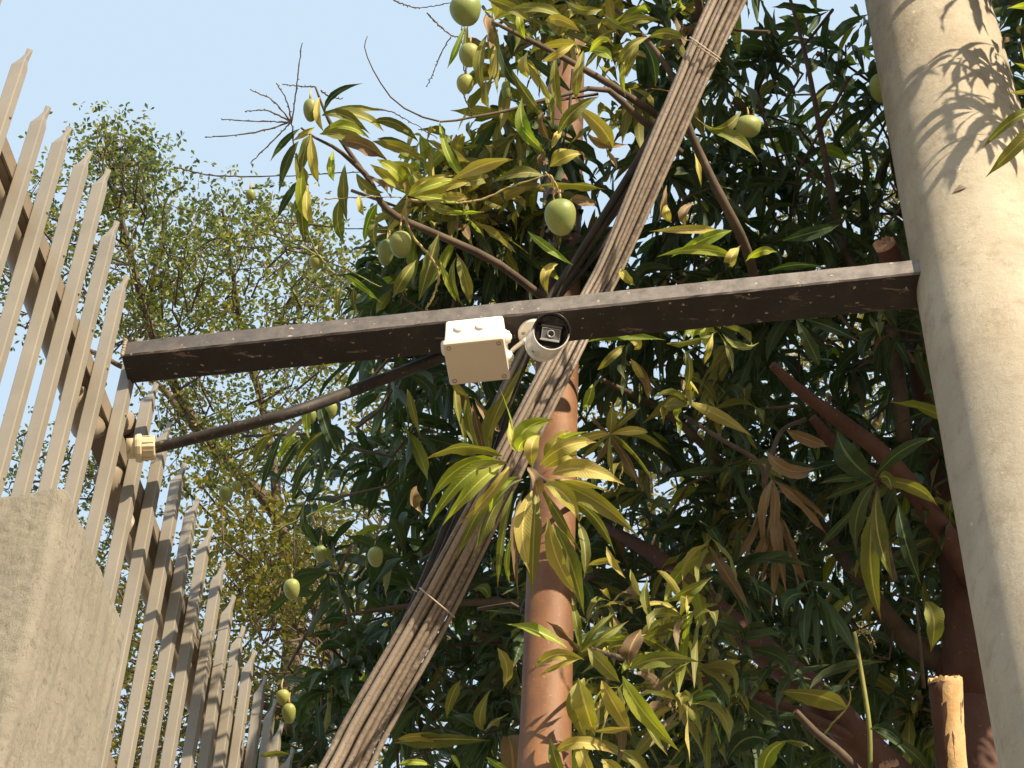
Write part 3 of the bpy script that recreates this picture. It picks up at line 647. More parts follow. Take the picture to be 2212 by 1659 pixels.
# trunk behind the concrete pole down to the ground
tk = [V((mt_base.x + .05, mt_base.y + .05, -.2)), V((mt_base.x, mt_base.y, 1.5)), V((mt_base.x - .03, mt_base.y, 3.6)), P(2105, 1650, 5.45), P(2100, 1450, 5.55), P(2085, 1250, 5.7), P(2040, 1000, 5.9), P(1990, 700, 6.1), P(1990, 300, 6.4), P(2060, -200, 6.7), P(2100, -700, 7.1)]
s_ = spline([tuple(p) + (r,) for p, r in zip(tk, (.13, .11, .095, .075, .06, .05, .042, .036, .03, .024, .012))], 60)
mb = MB(); mb.tube([V(q[:3]) for q in s_], [q[3] for q in s_], 16, wob=.05); mb.build('trunk', M_BARK, mango)
limb('branch', [(2080, 1800, 5.40), (1895, 1648, 5.42), (1807, 1548, 5.42), (1724, 1468, 5.45), (1624, 1385, 5.5), (1540, 1310, 5.55), (1480, 1255, 5.6), (1400, 1190, 5.7), (1290, 1130, 5.85)], [50, 44, 40, 35, 29, 26, 22, 16, 10], wob=.08)
limb('branch', [(1860, 1600, 5.40), (1721, 1540, 5.36), (1607, 1494, 5.38), (1530, 1470, 5.4), (1474, 1459, 5.42), (1400, 1480, 5.5), (1300, 1520, 5.6)], [14, 13, 11, 10, 9, 8, 5])
b1 = limb('branch', [(2100, 1250, 5.6), (2000, 1095, 5.55), (1914, 988, 5.5), (1824, 916, 5.45), (1727, 843, 5.4), (1668, 788, 5.38)], [26, 23, 20, 17, 13, 9.5])
limb('branch', [(1900, 1040, 5.6), (1807, 963, 5.56), (1755, 902, 5.54)], [16, 14, 10])
limb('branch', [(2075, 1452, 5.62), (1967, 1388, 5.66), (1925, 1342, 5.68), (1870, 1265, 5.7), (1807, 1185, 5.75), (1760, 1120, 5.8)], [30, 24, 21, 18, 14, 9], M_DBARK)
limb('branch', [(1954, 953, 5.75), (1938, 794, 5.8), (1914, 673, 5.9), (1831, 560, 6.0), (1807, 472, 6.05), (1780, 330, 6.1), (1740, 120, 6.2), (1690, -60, 6.3)], [17, 15, 13, 12, 10, 7, 5, 3], M_DBARK)
limb('branch', [(1640, 640, 5.75), (1611, 534, 5.65), (1565, 440, 5.6), (1530, 370, 5.6), (1490, 280, 5.6), (1460, 180, 5.62), (1400, 90, 5.65), (1330, 20, 5.7)], [11, 10.5, 10, 9, 8, 7, 6, 4], M_DBARK)
limb('branch', [(1270, 720, 5.62), (1150, 625, 5.55), (1060, 560, 5.45), (940, 505, 5.4), (861, 470, 5.36), (822, 436, 5.34), (796, 385, 5.33), (770, 358, 5.32), (725, 320, 5.31), (685, 300, 5.3), (650, 276, 5.3)], [10, 9, 9, 8.5, 8, 7.5, 6.5, 5.5, 4, 3, 2.2], M_DBARK)
limb('branch', [(785, 372, 5.33), (745, 315, 5.33), (715, 268, 5.33), (698, 232, 5.33), (681, 187, 5.33)], [5.5, 5, 4.5, 3, 2], M_DBARK)
limb('branch', [(1420, 250, 5.65), (1330, 190, 5.6), (1262, 150, 5.55), (1180, 105, 5.5), (1110, 70, 5.45), (1060, 45, 5.45)], [8, 8, 7, 6, 5, 3], M_DBARK)
limb('branch', [(1470, 330, 5.65), (1370, 245, 5.6), (1300, 190, 5.58), (1180, 215, 5.5), (1100, 238, 5.48), (1020, 253, 5.45), (945, 262, 5.43), (860, 225, 5.42), (812, 162, 5.41), (788, 105, 5.41), (794, 78, 5.41)], [9, 8, 6, 4.5, 3.4, 2.8, 2.2, 1.7, 1.4, 1.2, .8], M_DBARK)
limb('branch', [(1560, 1000, 5.9), (1450, 900, 5.9), (1380, 860, 5.85), (1300, 820, 5.8)], [10, 8, 7, 5], M_DBARK)
limb('branch', [(1290, 1240, 5.8), (1180, 1300, 5.9), (1050, 1300, 6.0), (880, 1310, 6.0), (740, 1330, 6.0)], [10, 9, 8, 6, 3], M_DBARK)
limb('branch', [(1500, 40, 5.8), (1510, 10, 5.7), (1480, -80, 5.6)], [9, 9, 8], M_DBARK)
limb('branch', [(1470, 1640, 5.6), (1540, 1540, 5.65), (1600, 1490, 5.7), (1640, 1450, 5.75)], [5, 5, 5, 4], M_DBARK)
limb('branch', [(1650, 1050, 5.4), (1668, 980, 5.42), (1690, 930, 5.45), (1740, 905, 5.5)], [6, 6, 5, 5], M_DBARK)
limb('branch', [(1700, 1060, 5.4), (1655, 1060, 5.36), (1640, 1000, 5.36), (1560, 950, 5.4), (1480, 900, 5.5)], [4, 4, 5, 5, 4], M_DBARK)
limb('branch', [(1930, 1250, 5.5), (1905, 1130, 5.35), (1890, 1045, 5.25)], [9, 7, 5], M_DBARK)
limb('branch', [(1300, 1110, 5.5), (1230, 1080, 5.3), (1155, 1022, 4.82)], [8, 6.5, 5], M_DBARK)
limb('branch', [(1560, 1460, 5.45), (1430, 1430, 5.3), (1340, 1420, 5.05), (1275, 1400, 4.76)], [8, 7, 6, 4], M_DBARK)
limb('green_stem', [(1880, 1700, 5.15), (1878, 1573, 5.18), (1861, 1456, 5.22), (1846, 1366, 5.25)], [5, 5.5, 5, 4.5], M_GTWIG)
limb('snapped_twig', [(1900, 1720, 5.2), (1824, 1635, 5.18), (1765, 1585, 5.17), (1718, 1536, 5.16)], [12, 10.5, 9, 7], M_DBARK)

def stump(pts, r_px, name, label=None, cutmat=M_CUT, peel=0.0, seed=0, n=26):
    """sawn limb: bark tube, ragged pale end"""
    s = spline([(a, b, c, r) for (a, b, c), r in zip(pts, r_px)], 14); rd = random.Random(seed)
    pp = [P(a, b, c) for a, b, c, r in s]; rad = [r * c / F_PX for a, b, c, r in s]
    mb = MB(); mb.tube(pp, rad, n, wob=.04, seed=seed); o = mb.build(name, M_BARK, mango)
    if label: o['label'] = label
    # ragged end: concentric rings with splinters
    T = (pp[-1] - pp[-2]).normalized(); u = T.orthogonal().normalized(); w_ = T.cross(u); R0 = rad[-1]; mb = MB(); vs = []; fc = []
    rs = [1.0, .98, .8, .55, .28, 0]
    for j, q in enumerate(rs):
        for k in range(n):
            a = 2 * math.pi * k / n; h = (-.002 if j == 0 else rd.uniform(.0, .011) if j < 5 else .004)
            vs.append(pp[-1] + T * h + (u * math.cos(a) + w_ * math.sin(a)) * R0 * (q * (1.02 if j < 2 else 1) + rd.uniform(-.02, .02)))
    for j in range(len(rs) - 1):
        for k in range(n): fc.append((j * n + k, j * n + (k + 1) % n, (j + 1) * n + (k + 1) % n, (j + 1) * n + k))
    mb.add(vs, fc); 
    for k in range(26):
        a = rd.uniform(0, 6.28); q = R0 * rd.uniform(.3, 1); c = pp[-1] + (u * math.cos(a) + w_ * math.sin(a)) * q; e = (u * rd.uniform(-1, 1) + w_ * rd.uniform(-1, 1)) * .0022
        mb.add([c - e, c + e, c + T * rd.uniform(.006, .016) + e * rd.uniform(-2, 2)], [(0, 1, 2)])
    mb.build('sawn_end', cutmat, o); return o, pp, rad
M_PALECUT = surf('weathered_cut_wood', (0.36, 0.22, 0.15), (0.52, 0.36, 0.26), 30, 0.9, None, (90, 0.9, 0.003))
st_, pp, rad = stump([(2070, 1800, 5.05), (2062, 1720, 5.07), (2055, 1640, 5.08), (2048, 1560, 5.10), (2042, 1475, 5.12)], [34, 33, 33, 34, 37], 'sawn_stump', 'upright sawn limb stub with bark stripped off its orange wood', seed=4)
# stripped strip of bare wood on the side towards the viewer and the light
mb = MB(); vs = []; fc = []; rd = random.Random(8)
for i, (p, r) in enumerate(zip(pp, rad)):
    T = (pp[min(i + 1, len(pp) - 1)] - pp[max(i - 1, 0)]).normalized(); f_ = (TOCAM + V(BD) * .25 + V((0, 0, 0))); f_ = (f_ - T * f_.dot(T)).normalized(); g_ = T.cross(f_)
    if g_.dot(BD) < 0: g_ = -g_
    e0, e1 = -.62 + rd.uniform(-.12, .12) + .25 * max(0, 7 - i) / 7, 1.25 + rd.uniform(-.1, .1)
    for k in range(7):
        a = e0 + (e1 - e0) * k / 6; vs.append(p + (f_ * math.cos(a) + g_ * math.sin(a)) * r * (1.035 if 0 < k < 6 else .99))
for i in range(len(pp) - 1):
    for k in range(6): fc.append((i * 7 + k, i * 7 + k + 1, (i + 1) * 7 + k + 1, (i + 1) * 7 + k))
mb.add(vs, fc, True); mb.build('bare_wood', M_CUT, st_)
stump([(1960, 640, 5.3), (1935, 580, 5.3), (1912, 530, 5.28)], [26, 25, 23], 'sawn_stump', 'broken pale-ended limb stub just above the beam', M_PALECUT, seed=2)
stump([(1960, 1750, 5.15), (1935, 1700, 5.15), (1921, 1655, 5.15)], [24, 23, 22], 'sawn_stump', 'short broken stub at the bottom edge beside the thick limb', M_PALECUT, seed=6)

# bare flower stalks and twigs (image points, depth, width)
TW = []
o1 = (630, 264)
for e, m in (((652, 92), (642, 180)), ((597, 180), (618, 215)), ((542, 195), (590, 218)), ((530, 240), (580, 240)), ((480, 258), (560, 262)), ((443, 297), (540, 288)), ((541, 352), (595, 298)), ((640, 350), (634, 305))):
    TW.append(([o1, m, e], 5.3, 1.9))
TW += [([(681, 187), (648, 186), (613, 182)], 5.33, 1.6), ([(692, 196), (712, 208), (738, 214)], 5.33, 1.8), ([(375, 360), (430, 374), (500, 381), (600, 380), (700, 376), (785, 371)], 5.34, 2.0),
       ([(600, 480), (680, 487), (760, 494), (850, 497)], 5.34, 2.0), ([(565, 500), (640, 528), (700, 560), (765, 590), (820, 620)], 5.34, 2.2), ([(655, 482), (672, 520), (690, 555), (730, 600), (770, 630)], 5.32, 2.6),
       ([(790, 232), (840, 240), (885, 262), (945, 298)], 5.4, 1.6), ([(850, 0), (880, 12), (915, 16), (975, 6)], 5.42, 1.6), ([(922, 28), (945, 52), (972, 74), (990, 80), (1003, 70)], 5.38, 2.0), ([(975, 78), (950, 120), (935, 160), (922, 186)], 5.38, 1.4),
       ([(881, 430), (876, 457), (881, 487), (898, 520), (931, 556), (948, 593), (938, 635), (921, 668)], 5.22, 3.6), ([(884, 432), (960, 437), (1031, 433), (1105, 403), (1185, 377)], 5.25, 3.4),
       ([(1178, 372), (1195, 395), (1196, 440)], 5.2, 2.6), ([(1188, 378), (1206, 410), (1208, 445)], 5.2, 2.6), ([(866, 480), (872, 455), (880, 430)], 5.22, 2.2), ([(700, 430), (800, 425), (880, 428)], 5.25, 1.6),
       ([(488, 1052), (500, 1030), (520, 1000), (545, 960), (580, 940)], 5.3, 2.4), ([(511, 1040), (515, 1020), (530, 990)], 5.3, 1.8), ([(630, 1253), (640, 1210), (648, 1170)], 5.6, 1.8), ([(692, 1182), (695, 1150), (705, 1120)], 5.6, 1.6),
       ([(811, 1185), (815, 1150), (830, 1110)], 5.6, 1.6), ([(455, 1195), (560, 1162), (640, 1125), (740, 1080)], 5.5, 2.4), ([(612, 1490), (622, 1470), (650, 1440)], 5.5, 1.8), ([(624, 1523), (632, 1490), (655, 1450)], 5.5, 1.8),
       ([(1320, 935), (1318, 905), (1322, 870)], 5.2, 2.4), ([(1318, 940), (1340, 975), (1345, 1010), (1330, 1060)], 5.2, 2.0), ([(1846, 1366), (1858, 1362), (1880, 1372), (1892, 1400)], 5.25, .8), ([(1846, 1366), (1865, 1370), (1880, 1390)], 5.25, .7),
       ([(1005, -10), (1008, -40), (1020, -80)], 5.3, 2.6), ([(1012, 96), (1006, 70), (1000, 40), (1003, 0)], 5.33, 1.6), ([(1004, 162), (1000, 130), (998, 90), (996, 40)], 5.34, 1.6), ([(1000, 200), (1010, 225), (1020, 250)], 5.36, 2.0),
       ([(1770, 1600), (1800, 1560), (1835, 1520), (1832, 1470)], 5.3, 2.6), ([(1500, 1440), (1540, 1380), (1560, 1345), (1590, 1300)], 5.3, 4)]
for pts, d, r in TW:
    q = spline([(a, b, d, r) for a, b in pts], max(8, 6 * len(pts))); rd = random.Random(int(pts[-1][0]))
    pp_ = [P(a + rd.uniform(-1.2, 1.2), b + rd.uniform(-1.2, 1.2), c) for a, b, c, _ in q]; L = len(pp_)
    mb = MB(); mb.tube(pp_, [r * d / F_PX * (1 - .45 * i / L) * rd.uniform(.8, 1.25) for i in range(L)], 6)
    for i in range(2, L, 2):                           # tiny knobs where the blossoms fell off
        e = V((rd.uniform(-1, 1), rd.uniform(-1, 1), rd.uniform(-1, 1))).normalized() * .004
        mb.tube([pp_[i], pp_[i] + e], [.0012, .0007], 4)
    mb.build('twig', M_TWIG if d < 5.29 else (M_GTWIG if r > 2.05 else M_DBARK), mango)

# fruit
FR = [(1005, 22, 34, 33, 5.22, 0), (1013, 119, 22, 25, 5.28, 6), (1004, 181, 18, 21, 5.28, 4), (670, 238, 15, 24, 5.28, 0), (1210, 469, 34, 38, 5.12, 0), (865, 528, 24, 28, 5.18, 0), (834, 545, 18, 27, 5.26, 12),
      (683, 566, 15, 16, 5.35, 0), (541, 422, 11, 13, 5.38, 0), (488, 1066, 15, 17, 5.3, 0), (511, 1051, 11, 12.5, 5.33, 0), (630, 1273, 17.5, 22, 5.55, 0), (692, 1197, 14, 18, 5.6, 0), (811, 1203, 17, 21, 5.6, 0),
      (612, 1507, 15, 17, 5.45, -10), (624, 1541, 15, 21, 5.44, 0), (1616, 273, 28, 23, 5.5, 0), (1902, 190, 24, 30, 5.7, 0), (1093, 194, 10, 19, 5.5, 0), (714, 886, 14, 18, 5.45, 8), (672, 900, 11, 15, 5.5, 8)]
down_im = (P(1106, 900, 5.0) - P(1106, 800, 5.0)).normalized()
rt_im = (P(1200, 830, 5.0) - P(1106, 830, 5.0)).normalized()
for i, (x, y_, rx, ry, d, tl_) in enumerate(FR):
    c = P(x, y_, d); R = rx * d / F_PX; Hh = ry * d / F_PX * 1.06; mb = MB(); n = 20; m = 14; vs = []; a_ = math.radians(tl_)
    ex = rt_im * math.cos(a_) + down_im * math.sin(a_); ey = -down_im * math.cos(a_) + rt_im * math.sin(a_)
    ez = ex.cross(ey)
    for j in range(m + 1):
        th = math.pi * j / m; yy = math.cos(th); rr3 = math.sin(th) ** .9 * (1 + .10 * yy); 
        for k in range(n):
            a = 2 * math.pi * k / n; beak = .10 * max(0, -yy - .2) * (1 if math.cos(a) > 0 else 0)
            vs.append(c + ex * (math.cos(a) * rr3 * R * (1 + .04 * yy) + beak * R + .05 * R * yy * yy) + ez * math.sin(a) * rr3 * R * .92 + ey * (yy * Hh))
    fc = [(j * n + k, (j + 1) * n + k, (j + 1) * n + (k + 1) % n, j * n + (k + 1) % n) for j in range(m) for k in range(n)]
    mb.add(vs, fc, True); o = mb.build('mango', M_MANGO, mango)
    top_ = c + ey * Hh
    mb = MB(); mb.tube([top_ - ey * .002, top_ + ey * .006 + UP * .003, top_ + UP * .03], [.0028, .0018, .0012], 7); mb.build('stalk', M_TWIG, o)

# ---- hand placed foreground leaves: base, control, tip (image), width px, depths, roll, kind
HL = []
def L(b, c, t, w_, d=5.15, k=OLI, roll=0.0, dd=(0, -.02, 0)):
    HL.append((b, c, t, w_, d, dd, roll, k))
# bright rosette over the pole, centre (1155,1020)
R5 = (1150, 1018)
L((1085, 985), (1000, 940), (920, 992), 42, 4.79, OLI, .2); L((1080, 995), (990, 975), (925, 1088), 38, 4.78, FRE, .3)
L((1078, 1000), (1000, 1000), (924, 1140), 38, 4.76, FRE, .1); L((1085, 1005), (1030, 1030), (955, 1136), 34, 4.75, FRE, .0)
L((1100, 1005), (1075, 1060), (990, 1134), 30, 4.73, GOL, -.4); L((1120, 1030), (1060, 1040), (1058, 1118), 24, 4.79, FRE, .5)
L((1130, 1035), (1060, 1060), (1030, 1190), 22, 4.81, OLI, .9); L((1115, 970), (1105, 900), (1078, 835), 13, 4.79, FRE, .6)
L((1115, 975), (1100, 950), (1100, 905), 20, 4.83, GOL, .3); L((1118, 965), (1120, 915), (1196, 905), 46, 4.77, FRE, .0); L((1120, 975), (1120, 945), (1172, 940), 40, 4.75, FRE, -.3)
L((1150, 1010), (1140, 955), (1165, 938), 34, 4.73, GOL, .0); L((1165, 1005), (1210, 950), (1290, 955), 44, 4.71, GOL, .2); L((1170, 1000), (1200, 945), (1235, 930), 32, 4.76, GOL, .2)
L((1175, 1012), (1230, 970), (1245, 985), 36, 4.73, GOL, -.2); L((1190, 965), (1230, 935), (1273, 932), 24, 4.78, FRE, .1)
L((1190, 1025), (1250, 990), (1350, 1048), 48, 4.70, GOL, .1); L((1185, 1035), (1260, 1030), (1320, 1065), 30, 4.71, GOL, .9); L((1180, 1042), (1275, 1050), (1380, 1160), 46, 4.77, OLI, .2)
L((1175, 1045), (1230, 1055), (1252, 1130), 40, 4.69, GOL, .3); L((1170, 1050), (1200, 1100), (1262, 1205), 30, 4.73, OLI, .3); L((1250, 1130), (1270, 1180), (1262, 1250), 28, 4.75, OLI, .1)
L((1150, 1060), (1110, 1140), (1145, 1240), 42, 4.71, GOL, .1); L((1160, 1060), (1150, 1150), (1150, 1300), 36, 4.75, OLI, .9); L((1185, 1120), (1190, 1210), (1250, 1290), 40, 4.73, GOL, .3)
L((1195, 1130), (1240, 1210), (1262, 1330), 44, 4.76, OLI, .2); L((1105, 1160), (1085, 1220), (1102, 1262), 16, 4.73, FRE, .2); L((1110, 1055), (1080, 1150), (1075, 1270), 24, 4.81, OLI, .6)
L((1130, 1060), (1095, 1120), (1120, 1290), 26, 4.83, DRY, .6); L((1090, 1050), (1050, 1130), (1020, 1200), 34, 4.85, OLI, .4); L((1140, 1010), (1160, 1035), (1160, 1075), 34, 4.68, DRY, .3)
L((1100, 1000), (1060, 1000), (1010, 1020), 14, 4.73, OLI, .3); L((1080, 1050), (1030, 1090), (985, 1210), 32, 4.89, OLI, .5); L((1215, 1075), (1290, 1090), (1330, 1200), 30, 4.85, OLI, .6)
# cluster hanging under the box and beside the cables
L((985, 820), (1010, 855), (1048, 952), 26, 5.2, DRY, .9); L((985, 815), (975, 880), (1015, 975), 22, 5.2, OLI, .9); L((1020, 870), (1040, 950), (1050, 1000), 20, 5.16, DRY, .6); L((1025, 860), (1065, 935), (1082, 930), 26, 5.2, DRY, .3)
L((1010, 850), (1005, 930), (1040, 975), 24, 5.18, OLI, .2); L((1050, 960), (1080, 850), (1135, 785), 30, 5.08, OLI, .3); L((1060, 985), (1040, 900), (1100, 850), 34, 5.1, OLI, .5); L((990, 820), (970, 840), (1020, 860), 16, 5.15, GOL, .1)
# small rosette right of the pole
R6 = (1318, 938)
L(R6, (1322, 905), (1322, 868), 28, 5.1, OLI, .2); L(R6, (1270, 930), (1225, 975), 26, 5.1, GOL, .5); L(R6, (1370, 905), (1450, 985), 26, 5.12, OLI, .5); L(R6, (1380, 925), (1400, 935), 22, 5.1, GOL, .3)
L(R6, (1310, 990), (1325, 1030), 16, 5.1, OLI, .6); L(R6, (1350, 980), (1385, 1055), 22, 5.14, DRY, .6); L(R6, (1280, 960), (1245, 1005), 16, 5.12, OLI, .6); L(R6, (1290, 915), (1278, 888), 16, 5.12, DRY, .4); L(R6, (1360, 890), (1385, 880), 18, 5.1, OLI, .2)
L(R6, (1300, 970), (1275, 1020), 16, 5.13, DRY, .7); L(R6, (1360, 950), (1420, 1050), 22, 5.16, OLI, .7)
# lower rosette in front of the pole and right of it
R7 = (1255, 1410)
L((1225, 1400), (1165, 1355), (1092, 1348), 34, 4.76, FRE, .1); L((1262, 1425), (1190, 1390), (1148, 1455), 28, 4.73, GOL, .3); L((1258, 1420), (1200, 1435), (1162, 1462), 14, 4.72, GOL, .6)
L(R7, (1225, 1360), (1175, 1340), 22, 4.75, DRY, .4); L(R7, (1245, 1340), (1235, 1290), 22, 4.78, OLI, .3); L(R7, (1275, 1360), (1335, 1320), 18, 4.80, OLI, .2); L(R7, (1290, 1380), (1360, 1340), 26, 4.78, OLI, .4)
L((1270, 1400), (1305, 1440), (1340, 1475), 40, 4.70, OLI, .3); L((1360, 1445), (1425, 1405), (1510, 1430), 44, 4.72, OLI, .1); L((1262, 1465), (1225, 1520), (1270, 1605), 46, 4.73, OLI, .2); L((1275, 1465), (1225, 1500), (1240, 1570), 36, 4.78, OLI, .5)
L((1250, 1465), (1265, 1530), (1285, 1590), 58, 4.68, GOL, .0); L((1300, 1470), (1325, 1520), (1365, 1590), 42, 4.70, GOL, .2); L((1345, 1460), (1370, 1530), (1470, 1625), 44, 4.68, FRE, .1); L((1350, 1470), (1390, 1570), (1445, 1635), 26, 4.72, OLI, .6)
L((1285, 1580), (1320, 1575), (1375, 1570), 18, 4.66, GOL, .3); L((1200, 1625), (1245, 1580), (1330, 1630), 34, 4.67, GOL, .2); L((1190, 1595), (1195, 1640), (1225, 1700), 30, 4.68, OLI, .4); L((1250, 1600), (1260, 1650), (1290, 1700), 34, 4.67, GOL, .1)
L((1300, 1640), (1330, 1660), (1360, 1720), 40, 4.70, GOL, .5); L((1340, 1620), (1390, 1640), (1400, 1700), 34, 4.72, OLI, .5); L((1420, 1480), (1460, 1440), (1500, 1425), 24, 4.76, OLI, .7); L((1395, 1370), (1330, 1390), (1290, 1380), 20, 4.76, OLI, .3)
L((1385, 1360), (1350, 1405), (1360, 1440), 40, 4.76, DRY, .2); L((1362, 1230), (1370, 1262), (1383, 1290), 15, 4.76, GOL, .3); L((1310, 1180), (1318, 1215), (1352, 1250), 18, 4.82, GOL, .2); L((1360, 1370), (1440, 1380), (1500, 1470), 30, 4.90, OLI, .5)
L((1340, 1215), (1300, 1200), (1265, 1225), 20, 4.90, GOL, .3); L((1410, 1340), (1380, 1300), (1400, 1250), 24, 4.90, OLI, .4); L((1430, 1300), (1480, 1280), (1540, 1245), 34, 4.95, OLI, .4)
# bottom centre
L((985, 1600), (905, 1580), (850, 1600), 26, 5.2, GOL, .2); L((850, 1605), (930, 1590), (1060, 1600), 40, 5.22, OLI, .2); L((1100, 1590), (1110, 1630), (1110, 1700), 60, 5.2, DRY, .1); L((1050, 1635), (1070, 1650), (1120, 1680), 18, 5.1, FRE, .2)
L((1060, 1490), (1020, 1560), (1048, 1580), 30, 5.2, OLI, .5); L((1100, 1540), (1060, 1560), (1045, 1580), 28, 5.2, OLI, .4); L((1075, 1400), (1110, 1440), (1085, 1490), 30, 5.25, GOL, .4); L((860, 1650), (900, 1640), (935, 1655), 16, 5.1, FRE, .2)
L((975, 1630), (985, 1640), (995, 1665), 12, 5.1, FRE, .2); L((995, 1470), (970, 1500), (965, 1555), 26, 5.25, OLI, .3)
# upper left hanging spray
A_ = (672, 290)
L((640, 330), (645, 400), (668, 400), 34, 5.22, OLI, .2, (0, .02, 0)); L(A_, (672, 360), (688, 395), 26, 5.2, GOL, .3); L(A_, (655, 320), (648, 390), 28, 5.22, OLI, .2); L((648, 278), (610, 300), (583, 350), 17, 5.3, GRE, .3)
L((645, 305), (615, 340), (602, 420), 24, 5.28, GRE, .3); L((655, 360), (640, 440), (668, 480), 30, 5.2, FRE, .4); L((657, 380), (645, 460), (660, 530), 36, 5.24, OLI, .2); L((665, 400), (655, 470), (678, 482), 24, 5.2, GOL, .2)
L((650, 388), (620, 420), (597, 475), 20, 5.3, GRE, .3); L((720, 325), (708, 370), (722, 392), 20, 5.24, FRE, .2); L((745, 355), (738, 420), (750, 480), 26, 5.26, OLI, .2); L((735, 430), (718, 480), (745, 528), 30, 5.26, OLI, .2)
L((775, 420), (775, 450), (786, 466), 15, 5.2, GOL, .2); L((815, 440), (785, 480), (788, 530), 32, 5.24, FRE, .3); L((815, 460), (800, 500), (812, 540), 24, 5.24, OLI, .3); L((700, 243), (710, 190), (785, 180), 17, 5.3, GRE, .1)
L((702, 245), (760, 225), (830, 240), 16, 5.3, OLI, .2); L((695, 250), (740, 230), (800, 290), 28, 5.26, OLI, .2); L((705, 240), (790, 240), (830, 285), 30, 5.28, OLI, .3); L((695, 290), (740, 250), (800, 300), 30, 5.26, FRE, .3)
L((800, 265), (850, 245), (900, 302), 20, 5.26, OLI, .1); L((805, 262), (870, 260), (905, 308), 24, 5.28, OLI, .3); L((690, 290), (760, 280), (830, 340), 32, 5.22, OLI, .2); L((735, 305), (790, 300), (840, 350), 36, 5.22, DRY, .2)
L((805, 305), (870, 310), (920, 350), 30, 5.24, OLI, .2); L((815, 300), (880, 300), (925, 380), 26, 5.26, GRE, .4); L((815, 345), (865, 365), (880, 408), 34, 5.2, FRE, .2); L((800, 355), (845, 385), (875, 415), 26, 5.2, GOL, .3)
L((830, 350), (890, 350), (920, 400), 26, 5.22, OLI, .3); L((690, 210), (675, 250), (700, 285), 18, 5.27, GOL, .3); L((790, 380), (830, 400), (845, 430), 24, 5.26, DRY, .3); L((770, 375), (790, 420), (830, 415), 26, 5.26, OLI, .3)
L((680, 275), (655, 290), (632, 305), 16, 5.26, GOL, .3); L((860, 340), (880, 330), (900, 345), 20, 5.26, FRE, .1)
# bright spray near (880,425)
B_ = (882, 422)
L(B_, (905, 385), (985, 378), 22, 5.16, GOL, .1); L(B_, (930, 395), (1000, 385), 26, 5.14, FRE, .1); L(B_, (960, 400), (1025, 390), 26, 5.14, GOL, .2); L((975, 390), (1060, 340), (1110, 345), 34, 5.12, GOL, .2); L((960, 400), (1060, 385), (1045, 385), 26, 5.14, OLI, .2)
L(B_, (940, 425), (1000, 440), 22, 5.16, FRE, .2); L((940, 425), (985, 420), (1015, 430), 24, 5.16, GOL, .1); L((965, 460), (1010, 455), (1050, 458), 16, 5.18, FRE, .2); L((920, 440), (960, 455), (1000, 462), 24, 5.2, OLI, .2); L(B_, (870, 380), (838, 355), 30, 5.2, OLI, .2)
L((1000, 385), (960, 340), (948, 255), 22, 5.2, FRE, .3); L((1000, 385), (975, 330), (960, 310), 26, 5.24, GRE, .3); L((950, 420), (900, 400), (880, 360), 26, 5.2, OLI, .3)
# centre spray with the large fruit
D_ = (1188, 360)
L((1165, 315), (1115, 290), (1128, 207), 36, 5.14, FRE, .1); L((1178, 330), (1135, 290), (1122, 270), 24, 5.12, FRE, .3); L(D_, (1225, 330), (1260, 332), 32, 5.1, GOL, .1); L(D_, (1205, 325), (1225, 322), 20, 5.12, GOL, .2)
L((1188, 305), (1165, 270), (1172, 240), 20, 5.12, DRY, .3); L((1192, 320), (1205, 290), (1212, 278), 18, 5.12, GOL, .2); L((1205, 290), (1230, 230), (1295, 208), 34, 5.1, OLI, .2); L((1245, 230), (1320, 280), (1322, 325), 40, 5.12, GOL, .2)
L((1270, 285), (1290, 320), (1358, 312), 22, 5.12, DRY, .4); L((1195, 275), (1185, 210), (1178, 190), 24, 5.2, OLI, .4); L((1310, 320), (1325, 340), (1332, 368), 13, 5.12, DRY, .2); L((1175, 330), (1160, 350), (1185, 352), 22, 5.12, DRY, .1)
L((1180, 260), (1130, 200), (1105, 150), 30, 5.2, OLI, .3); L((1200, 120), (1190, 190), (1215, 250), 26, 5.22, OLI, .2); L((1260, 110), (1240, 170), (1245, 220), 24, 5.18, OLI, .3); L((1240, 95), (1200, 120), (1168, 135), 20, 5.16, GOL, .2)
L((1175, 380), (1130, 360), (1060, 395), 30, 5.18, OLI, .5); L((1160, 400), (1250, 390), (1310, 410), 34, 5.2, OLI, .5); L((1230, 430), (1270, 440), (1285, 440), 26, 5.18, DRY, .2); L((1140, 500), (1170, 530), (1240, 574), 22, 5.12, FRE, .2); L((1205, 570), (1160, 580), (1185, 640), 26, 5.2, GOL, .1)
# top centre leaves
L((1005, 55), (985, 110), (965, 150), 16, 5.3, FRE, .2); L((1010, 55), (1000, 110), (1010, 150), 18, 5.3, OLI, .4); L((1050, 25), (1040, 60), (1075, 110), 24, 5.24, DRY, .3); L((1052, 75), (1020, 140), (1048, 205), 30, 5.2, OLI, .2)
L((1070, 100), (1070, 150), (1055, 180), 22, 5.2, GOL, .3); L((1050, 170), (1045, 220), (1060, 238), 24, 5.2, OLI, .2); L((1078, 95), (1090, 160), (1128, 196), 26, 5.26, GRE, .1); L((1055, 0), (1100, 5), (1150, 50), 28, 5.2, OLI, .1)
L((1100, 20), (1180, 5), (1225, 45), 26, 5.16, OLI, .2); L((1120, 15), (1120, 60), (1135, 85), 20, 5.24, FRE, .3); L((1300, 20), (1250, 30), (1220, 0), 24, 5.2, OLI, .3); L((1180, 45), (1210, 30), (1255, 70), 30, 5.14, GOL, .2); L((1320, 90), (1295, 70), (1270, 120), 18, 5.14, FRE, .2)
